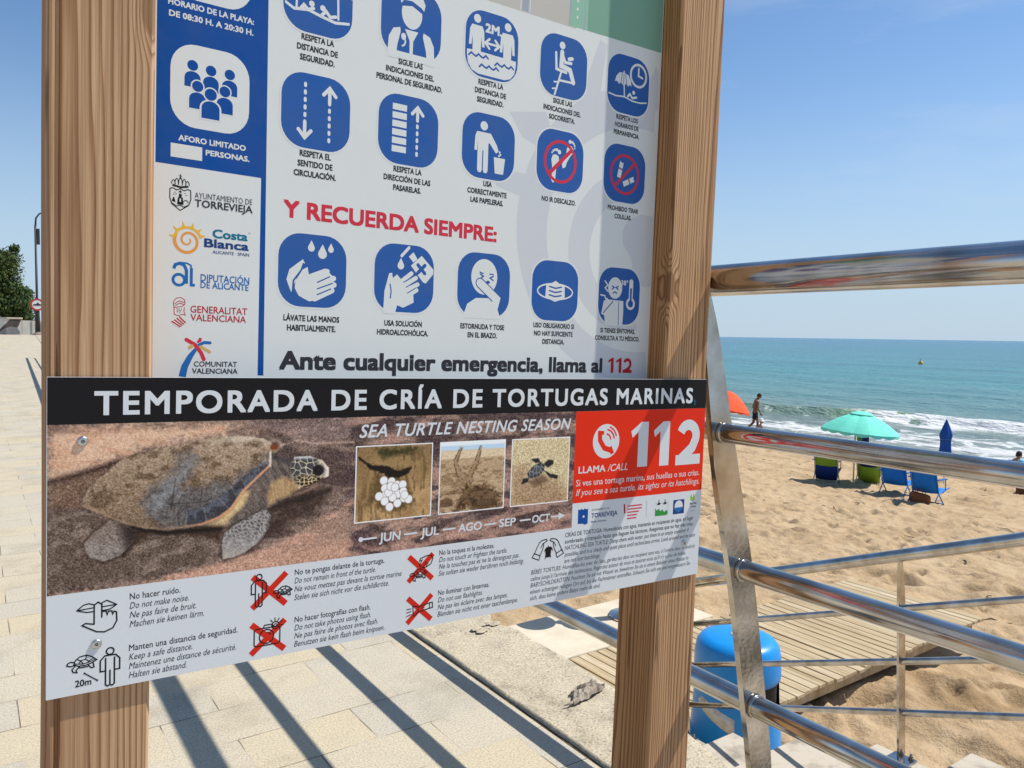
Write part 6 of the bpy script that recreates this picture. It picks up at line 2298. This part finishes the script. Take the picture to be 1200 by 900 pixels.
bag('beach_bag', (17.8, 9.13, EYE - 3.77), .1, .40, .26, .24, M_tan, 'rust brown beach bag under the cobalt blue chair', 'bag')
bag('beach_basket', (23.0, 9.0, gz(23.0) - .02), .4, .42, .28, .26, mat('dark_straw', (.12, .05, .025), .9), 'dark brown basket in the shade by the edge of the picture', 'basket')
tw = empty('hanging_towel', (19.0, 11.3, EYE - 2.58), 'green and navy towel hanging under the mint parasol', 'towel')
for nm, y0, y1, m in (('green_half', .02, .26, mat('towel_green', (.06, .25, .05), .9)), ('navy_half', -.38, .02, M_navyf)):
    bm = bmesh.new()
    n = 10
    rows = []
    for i in range(n + 1):
        y = y0 + (y1 - y0) * i / n
        rows.append([bm.verts.new((.02 * math.sin(18 * y) * (1 - k * .1) - .57 * y * 0, y, .22 - .42 * k / 4 + .012 * math.sin(15 * y) * (k == 4))) for k in range(5)])
    for a, b in zip(rows, rows[1:]):
        for k in range(4):
            bm.faces.new((a[k], b[k], b[k + 1], a[k + 1]))
    o = ob(nm, bm, m, tw, smooth=True)
    q = o.modifiers.new('thick', 'SOLIDIFY')
    q.thickness = .01
tw.rotation_euler = (0, 0, -.6)


# ------------------------------------------------------------------ people
def skin_body(name, joints, bones, m, parent, sub=2):
    """one continuous surface grown over a skeleton: joints {name: (x, y, z, r)}"""
    keys = list(joints)
    me = bpy.data.meshes.new(name)
    me.from_pydata([joints[k][:3] for k in keys], [(keys.index(a), keys.index(b)) for a, b in bones], [])
    o = bpy.data.objects.new(name, me)
    COL.objects.link(o)
    md = o.modifiers.new('skin', 'SKIN')
    for i, k in enumerate(keys):
        r = joints[k][3]
        me.skin_vertices[0].data[i].radius = r if isinstance(r, tuple) else (r, r)
    me.skin_vertices[0].data[0].use_root = True
    sb = o.modifiers.new('sub', 'SUBSURF')
    sb.levels = sub
    sb.render_levels = sub
    dg = bpy.context.evaluated_depsgraph_get()
    dg.update()
    r = bpy.data.meshes.new_from_object(o.evaluated_get(dg))
    r.name = name
    bpy.data.objects.remove(o)
    for p in r.polygons:
        p.use_smooth = True
    r.materials.clear()
    return link(name, r, m, parent)


M_skin = mat('tanned_skin', (0.22, 0.10, 0.055), .55, spec=.35, col2=(.19, .085, .046), nscale=8)
M_skin2 = mat('light_skin', (0.42, 0.235, 0.15), .55, spec=.35)
M_hair = mat('dark_hair', (0.018, 0.013, 0.010), .7)
M_short = mat('black_shorts', (0.010, 0.011, 0.016), .8)
M_cap = mat('white_hat', (0.78, 0.76, 0.72), .8)
M_top = mat('turquoise_shirt', (0.02, 0.30, 0.52), .8)


def head(parent, c, s, m, hairm, face=(1, 0), bow=0.0):
    """head with nose, ears, eyes and hair; face gives the way it looks in plan"""
    ang = math.atan2(face[1], face[0])
    bm = bmesh.new()
    bmesh.ops.create_uvsphere(bm, u_segments=24, v_segments=16, radius=1)
    for v in bm.verts:
        x, y, z = v.co
        jaw = 1 - .28 * max(0, -z) ** 1.5
        v.co = Vector((x * .098 * jaw + .012 * (z < 0) * (-z) * max(x, 0), y * .078 * jaw, z * .122))
        if x > .8 and abs(y) < .28 and -.35 < z < .12:
            v.co.x += .022
    for sy in (-1, 1):
        g = bmesh.ops.create_uvsphere(bm, u_segments=8, v_segments=6, radius=.022)
        for v in g['verts']:
            v.co = Vector((v.co.x * .7, v.co.y * .4 + sy * .080, v.co.z * 1.3 - .005))
    o = ob('head', bm, m, parent, smooth=True)
    o.location = c
    o.scale = (s, s, s)
    o.rotation_euler = (0, bow, ang)
    bm = bmesh.new()
    for sy in (-1, 1):
        g = bmesh.ops.create_uvsphere(bm, u_segments=8, v_segments=6, radius=.010)
        for v in g['verts']:
            v.co += Vector((.086, sy * .032, .008))
    g = bmesh.ops.create_uvsphere(bm, u_segments=8, v_segments=6, radius=.010)
    for v in g['verts']:
        v.co = Vector((v.co.x * .5 + .083, v.co.y * 2.2, v.co.z * .4 - .062))
    ob('eyes_and_mouth', bm, hairm, o, smooth=True)
    bm = bmesh.new()
    bmesh.ops.create_uvsphere(bm, u_segments=24, v_segments=16, radius=1)
    for v in bm.verts:
        v.co = Vector((v.co.x * .104 - .012, v.co.y * .084, v.co.z * .122 + .010))
    bmesh.ops.delete(bm, geom=[v for v in bm.verts if v.co.z < -.02 + .75 * (v.co.x + .02) and v.co.z < .085 or v.co.z < -.07], context='VERTS')
    ob('hair', bm, hairm, o, smooth=True)
    return o


def fingers(bm, w, d, side, s=1.0):
    """four unequal curled fingers and a thumb from a wrist point w along d"""
    w, d, side = Vector(w), Vector(d).normalized(), Vector(side).normalized()
    nrm = d.cross(side)
    palm = w + d * .075 * s
    tube(bm, [w, w + d * .04 * s, palm], [.024 * s, .034 * s, .030 * s], 10)
    for i, ln in enumerate((.062, .072, .068, .052)):
        o = side * (i - 1.5) * .017 * s
        tube(bm, [palm - d * .01 + o, palm + d * ln * .5 * s + o + nrm * .006, palm + d * ln * .8 * s + o + nrm * .024, palm + d * ln * .85 * s + o + nrm * .042], [.0085 * s, .008 * s, .0075 * s, .006 * s], 6)
    tube(bm, [w + d * .02 * s - side * .02, w + d * .045 * s - side * .045, w + d * .075 * s - side * .05 + nrm * .01], [.010 * s, .009 * s, .007 * s], 6)


# walking man, bare chested, facing along the shore to the south (image right)
mx_, my_ = 30.55, 23.65
wm_ = empty('person', (mx_, my_, gz(mx_) + .01), 'bare chested man in black shorts walking along the waterline with bowed head', 'person', rotz=math.atan2(-.57, .82))
wm_.scale = (1.07, 1.07, 1.07)
J = {
    'pelvis': (0, 0, .98, (.135, .105)), 'waist': (.015, 0, 1.10, (.135, .10)), 'chest': (.03, 0, 1.32, (.165, .115)), 'shld': (.05, 0, 1.46, (.13, .09)), 'neck': (.085, 0, 1.555, .058), 'skull': (.12, 0, 1.62, .05),
    'hipL': (0, .09, .93, .10), 'kneeL': (.16, .10, .52, .062), 'calfL': (.15, .10, .36, .056), 'ankL': (.13, .10, .09, .038), 'toeL': (.29, .11, .035, .034),
    'hipR': (-.02, -.09, .93, .10), 'kneeR': (-.10, -.10, .50, .062), 'calfR': (-.22, -.10, .38, .055), 'ankR': (-.44, -.10, .19, .038), 'toeR': (-.44, -.11, .055, .032),
    'armL': (.05, .19, 1.45, .062), 'elbL': (-.03, .25, 1.16, .044), 'wriL': (.10, .25, .93, .030),
    'armR': (.05, -.19, 1.45, .062), 'elbR': (.02, -.26, 1.15, .044), 'wriR': (.16, -.24, .94, .030)}
Bn = [('pelvis', 'waist'), ('waist', 'chest'), ('chest', 'shld'), ('shld', 'neck'), ('neck', 'skull'), ('pelvis', 'hipL'), ('hipL', 'kneeL'), ('kneeL', 'calfL'), ('calfL', 'ankL'), ('ankL', 'toeL'), ('pelvis', 'hipR'), ('hipR', 'kneeR'), ('kneeR', 'calfR'), ('calfR', 'ankR'), ('ankR', 'toeR'), ('shld', 'armL'), ('armL', 'elbL'), ('elbL', 'wriL'), ('shld', 'armR'), ('armR', 'elbR'), ('elbR', 'wriR')]
skin_body('body', J, Bn, M_skin, wm_)
head(wm_, (.16, 0, 1.675), 1.0, M_skin, M_hair, (1, 0), .45)
bm = bmesh.new()
fingers(bm, J['wriL'][:3], (.4, 0, -.9), (.9, 0, .4))
fingers(bm, J['wriR'][:3], (.4, 0, -.9), (.9, 0, .4))
ob('hands', bm, M_skin, wm_, smooth=True)
skin_body('shorts', {'w': (0, 0, 1.05, (.155, .125)), 'p': (0, 0, .95, (.16, .13)), 'l': (.02, .095, .88, .118), 'l2': (.10, .10, .64, .105), 'r': (-.02, -.095, .88, .118), 'r2': (-.08, -.10, .62, .105)}, [('w', 'p'), ('p', 'l'), ('l', 'l2'), ('p', 'r'), ('r', 'r2')], M_short, wm_)

# small child in a white sun hat, squatting in front of him
cx_, cy_ = 29.75, 22.75
ch = empty('person', (cx_, cy_, gz(cx_) + .01), 'small child in a white sun hat squatting by the walking man', 'person', rotz=math.atan2(-.57, .82))
J = {'pelvis': (-.06, 0, .20, .10), 'chest': (.0, 0, .40, .10), 'neck': (.04, 0, .52, .04), 'skull': (.05, 0, .57, .04),
     'hipL': (-.03, .06, .19, .07), 'kneeL': (.17, .10, .30, .05), 'ankL': (.05, .10, .05, .034), 'toeL': (.16, .11, .03, .028),
     'hipR': (-.03, -.06, .19, .07), 'kneeR': (.17, -.10, .30, .05), 'ankR': (.05, -.10, .05, .034), 'toeR': (.16, -.11, .03, .028),
     'armL': (.02, .11, .48, .04), 'elbL': (.13, .14, .32, .03), 'wriL': (.25, .08, .18, .022),
     'armR': (.02, -.11, .48, .04), 'elbR': (.13, -.14, .32, .03), 'wriR': (.25, -.08, .18, .022)}
skin_body('body', J, [('pelvis', 'chest'), ('chest', 'neck'), ('neck', 'skull'), ('pelvis', 'hipL'), ('hipL', 'kneeL'), ('kneeL', 'ankL'), ('ankL', 'toeL'), ('pelvis', 'hipR'), ('hipR', 'kneeR'), ('kneeR', 'ankR'), ('ankR', 'toeR'), ('chest', 'armL'), ('armL', 'elbL'), ('elbL', 'wriL'), ('chest', 'armR'), ('armR', 'elbR'), ('elbR', 'wriR')], M_skin2, ch)
head(ch, (.07, 0, .64), .85, M_skin2, M_hair, (1, 0), .3)
bm = bmesh.new()
fingers(bm, J['wriL'][:3], (.5, 0, -.8), (0, 1, 0), .6)
fingers(bm, J['wriR'][:3], (.5, 0, -.8), (0, 1, 0), .6)
ob('hands', bm, M_skin2, ch, smooth=True)
bm = bmesh.new()
lathe(bm, [(.165, .0), (.16, .012), (.10, .03), (.098, .07), (.08, .11), (.04, .13), (0, .132)], (.06, 0, .675), 24)
ob('sun_hat', bm, M_cap, ch, smooth=True)

# seated bather beyond the rail at the edge of the picture
sx_, sy_ = 26.5, 10.6
se = empty('person', (sx_, sy_, gz(sx_)), 'dark haired bather in a turquoise shirt sitting on the sand past the furled parasol', 'person', rotz=.1)
J = {'pelvis': (0, 0, .11, (.15, .12)), 'waist': (-.05, .03, .27, (.13, .10)), 'chest': (-.04, .06, .48, (.16, .11)), 'shld': (-.01, .08, .60, (.12, .085)), 'neck': (.03, .05, .68, .055), 'skull': (.06, .03, .74, .05),
     'hipL': (.06, .09, .11, .095), 'kneeL': (.42, .14, .36, .062), 'ankL': (.66, .12, .07, .04), 'toeL': (.82, .13, .04, .034),
     'hipR': (.06, -.09, .11, .095), 'kneeR': (.44, -.12, .34, .062), 'ankR': (.68, -.10, .07, .04), 'toeR': (.84, -.10, .04, .034),
     'armL': (-.02, .25, .58, .058), 'elbL': (.10, .34, .36, .042), 'wriL': (.30, .26, .34, .03),
     'armR': (-.02, -.11, .58, .058), 'elbR': (-.10, -.26, .34, .042), 'wriR': (-.16, -.34, .10, .03)}
skin_body('body', J, Bn[0:5] + [('pelvis', 'hipL'), ('hipL', 'kneeL'), ('kneeL', 'ankL'), ('ankL', 'toeL'), ('pelvis', 'hipR'), ('hipR', 'kneeR'), ('kneeR', 'ankR'), ('ankR', 'toeR'), ('shld', 'armL'), ('armL', 'elbL'), ('elbL', 'wriL'), ('shld', 'armR'), ('armR', 'elbR'), ('elbR', 'wriR')], M_skin2, se)
skin_body('shirt', {'w': (-.01, 0, .16, (.165, .135)), 'a': (-.05, .03, .28, (.15, .12)), 'b': (-.04, .06, .48, (.178, .128)), 'c': (-.01, .08, .61, (.13, .095)), 'l': (-.02, .25, .585, .072), 'l2': (.04, .30, .46, .062), 'r': (-.02, -.11, .585, .072), 'r2': (-.06, -.19, .46, .062)}, [('w', 'a'), ('a', 'b'), ('b', 'c'), ('c', 'l'), ('l', 'l2'), ('c', 'r'), ('r', 'r2')], M_top, se)
head(se, (.085, .03, .80), 1.0, M_skin2, M_hair, (1, -.2), .15)
bm = bmesh.new()
fingers(bm, J['wriL'][:3], (.9, -.2, 0), (0, 0, 1))
fingers(bm, J['wriR'][:3], (-.3, -.4, -.8), (.8, -.5, 0))
ob('hands', bm, M_skin2, se, smooth=True)

# ------------------------------------------------------------------ far end of the promenade
def tree(name, loc, clumps, leaf, n, label, trunk_h, seed, mleaf, mbark):
    t = empty(name, loc, label, 'tree')
    pr = random.Random(seed)
    bm = bmesh.new()
    tube(bm, [(0, 0, 0), (.08, .05, trunk_h * .5), (0, .1, trunk_h)], [.22, .17, .12], 10)
    for cx, cy, cz, r in clumps:
        tube(bm, [(0, .1, trunk_h * .8), (cx * .5, cy * .5, (trunk_h + cz) * .5), (cx, cy, cz)], [.09, .06, .025], 6)
    ob('trunk', bm, mbark, t)
    V, F = [], []
    tot = sum(r ** 2 for *_, r in clumps)
    for cx, cy, cz, r in clumps:
        for k in range(int(n * r ** 2 / tot)):
            d = Vector((pr.gauss(0, 1), pr.gauss(0, 1), pr.gauss(0, 1))).normalized()
            q = Vector((cx, cy, cz)) + Vector((d.x * r, d.y * r, d.z * r * .9)) * (pr.random() ** .35) * pr.uniform(.78, 1.12)
            a = Vector((pr.gauss(0, 1), pr.gauss(0, 1), pr.gauss(0, 1))).normalized()
            b = a.cross(d + Vector((.01, .02, .03))).normalized()
            s = leaf * pr.uniform(.6, 1.3)
            i = len(V)
            V += [q - a * s * .5, q + b * s * .28, q + a * s * .5 + Vector((0, 0, .04)), q - b * s * .28]
            F.append((i, i + 1, i + 2, i + 3))
    me = bpy.data.meshes.new('crown')
    me.from_pydata(V, [], F)
    me.update()
    link('crown', me, mleaf, t)
    return t


M_foli = mat('dark_foliage', (0.036, 0.066, 0.018), .7, spec=.2, col2=(0.085, 0.115, 0.028), nscale=1.4, lo=.4, hi=.62)
M_bark = mat('bark', (.12, .09, .06), .9, col2=(.07, .05, .035), nscale=20)
ty = 54.0
tree('bushy_tree', (1.42, ty, .49), [(-1.6, 0, 1.9, 1.35), (-.2, .3, 1.7, 1.25), (.9, -.2, 1.75, .85), (-.9, 0, 3.1, 1.25), (.1, .2, 3.55, 1.0), (-.2, 0, 4.15, .85), (-1.9, 0, 4.3, .9), (.45, 0, 2.6, .75), (-2.6, 0, 3.0, 1.3), (.3, 0, 4.3, .75), (.62, 0, 4.95, .34), (-1.2, .2, 4.2, .95), (1.12, 0, 2.45, .42), (1.0, 0, 2.2, .5), (-3.6, 0, 2.2, 1.5), (-2.4, .4, 4.0, .9), (.9, .1, .95, .8), (-1.0, 0, .9, 1.2)], .17, 30000, 'dense dark green tree rising behind the low white wall', 1.5, 4, M_foli, M_bark)

wy = 50.0
wl = empty('low_wall', (-4.0, wy, .47), 'low white promenade wall with a dark slanting mural patch', 'wall')
M_wall = mat('whitewash', (.62, .60, .54), .85, col2=(.55, .52, .46), nscale=1.5)
M_mural = mat('dark_mural', (.07, .055, .05), .85, col2=(.10, .08, .07), nscale=3)
M_mural2 = mat('grey_mural', (.27, .26, .25), .85, col2=(.2, .19, .19), nscale=2)
bm = bmesh.new()
box(bm, -30, 6.13, 0, .22, -.6, .86)
box(bm, 6.14, 12.5, .03, .20, -.6, .80)
ob('masonry', bm, M_wall, wl)
bm = bmesh.new()
box(bm, -30, 6.17, -.04, .26, .862, .95, .015)
ob('coping', bm, M_slab, wl)
bm = bmesh.new()
prism(bm, [(4.75, .02), (4.95, .10), (5.60, .86), (6.10, .86), (5.98, .50), (5.8, .30), (5.4, .30), (5.1, .16)], -.012, -.001, lambda p, t: (p[0], t, p[1]))
ob('mural', bm, M_mural, wl)
bm = bmesh.new()
prism(bm, [(5.0, .0), (5.1, .16), (5.35, .36), (5.65, .46), (5.9, .40), (6.02, .2), (6.04, .0)], -.020, -.013, lambda p, t: (p[0], t, p[1]))
ob('mural_mound', bm, M_mural2, wl)
bm = bmesh.new()
for x in (6.135, 6.6, 7.1, 7.9):
    box(bm, x - .012, x + .012, -.004, .03, -.1, .80)
ob('wall_joint', bm, mat('joint_grey', (.35, .34, .33), .8), wl)

lp = empty('street_lamp', (2.83, 49.4, .47), 'tall slim dark grey street lamp with a curved arm by the low wall', 'street lamp')
M_iron = mat('dark_iron', (.035, .037, .042), .55, .3)
bm = bmesh.new()
lathe(bm, [(.0, 0), (.26, 0), (.26, .06), (.15, .14), (.11, .22)], (0, 0, 0), 14)
ob('base', bm, mat('lamp_base', (.22, .17, .13), .8), lp)
bm = bmesh.new()
tube(bm, [(0, 0, .1), (0, 0, 1.5), (.0, 0, 1.6), (.0, 0, 5.9)], [.13, .10, .065, .05], 12)
ob('pole', bm, M_iron, lp, smooth=True)
bm = bmesh.new()
tube(bm, [(0, 0, 5.8), (.04, 0, 6.3), (.2, 0, 6.55), (.5, 0, 6.68), (.9, 0, 6.66)], [.05, .045, .04, .04, .04], 10)
ob('arm', bm, M_iron, lp, smooth=True)
bm = bmesh.new()
box(bm, .85, 1.5, -.13, .13, 6.58, 6.72, .04)
ob('lantern', bm, M_iron, lp)
bm = bmesh.new()
box(bm, .05, .20, -.06, .06, 4.9, 5.75, .02)
ob('control_box', bm, M_iron, lp)
rs = empty('round_sign', (2.83, 49.28, 2.13), 'round white traffic sign with a red rim fixed to the street lamp', 'traffic sign')
M_rsw = mat('sign_enamel', (.7, .7, .7), .5)
M_rsr = mat('sign_rim_red', (.45, .03, .03), .5)


def disc(name, r0, r1, y, m, th=.02):
    bm = bmesh.new()
    n = 40
    v = []
    for yy in (y, y + th):
        for r in (r0, r1):
            v.append([bm.verts.new((r * math.cos(2 * math.pi * k / n), yy, r * math.sin(2 * math.pi * k / n))) for k in range(n)])
    for k in range(n):
        j = (k + 1) % n
        for a, b in ((0, 1), (2, 3), (0, 2), (1, 3)):
            bm.faces.new((v[a][k], v[a][j], v[b][j], v[b][k]))
    return ob(name, bm, m, rs)


disc('face', .001, .26, 0, M_rsw)
disc('rim', .245, .33, -.006, M_rsr, .03)
bm = bmesh.new()
prism(bm, [(-.19, -.05), (.19, -.05), (.19, .01), (.10, .03), (.02, .12), (-.06, .03), (-.19, .02)], -.012, -.004, lambda p, t: (p[0], t, p[1]))
ob('symbol', bm, M_iron, rs)
bm = bmesh.new()
tube(bm, [(0, .02, .1), (0, .12, .1)], .02, 8)
tube(bm, [(0, .02, -.1), (0, .12, -.1)], .02, 8)
ob('bracket', bm, M_iron, rs)

by = empty('buoy', (150, 78.3, SEA), 'small yellow marker buoy floating out on the sea', 'buoy')
by.location = (147.3, 76.6, SEA)
bm = bmesh.new()
lathe(bm, [(0, -.3), (.4, -.2), (.42, .1), (.34, .4), (.12, .55), (.08, .8), (0, .82)], (0, 0, 0), 16)
ob('float', bm, mat('buoy_yellow', (.75, .42, .06), .5), by, smooth=True)
bm = bmesh.new()
lathe(bm, [(.0, .16), (.14, .16), (.14, .0), (0, 0)], (0, 0, .8), 10)
ob('topmark', bm, mat('buoy_white', (.75, .72, .66), .5), by)
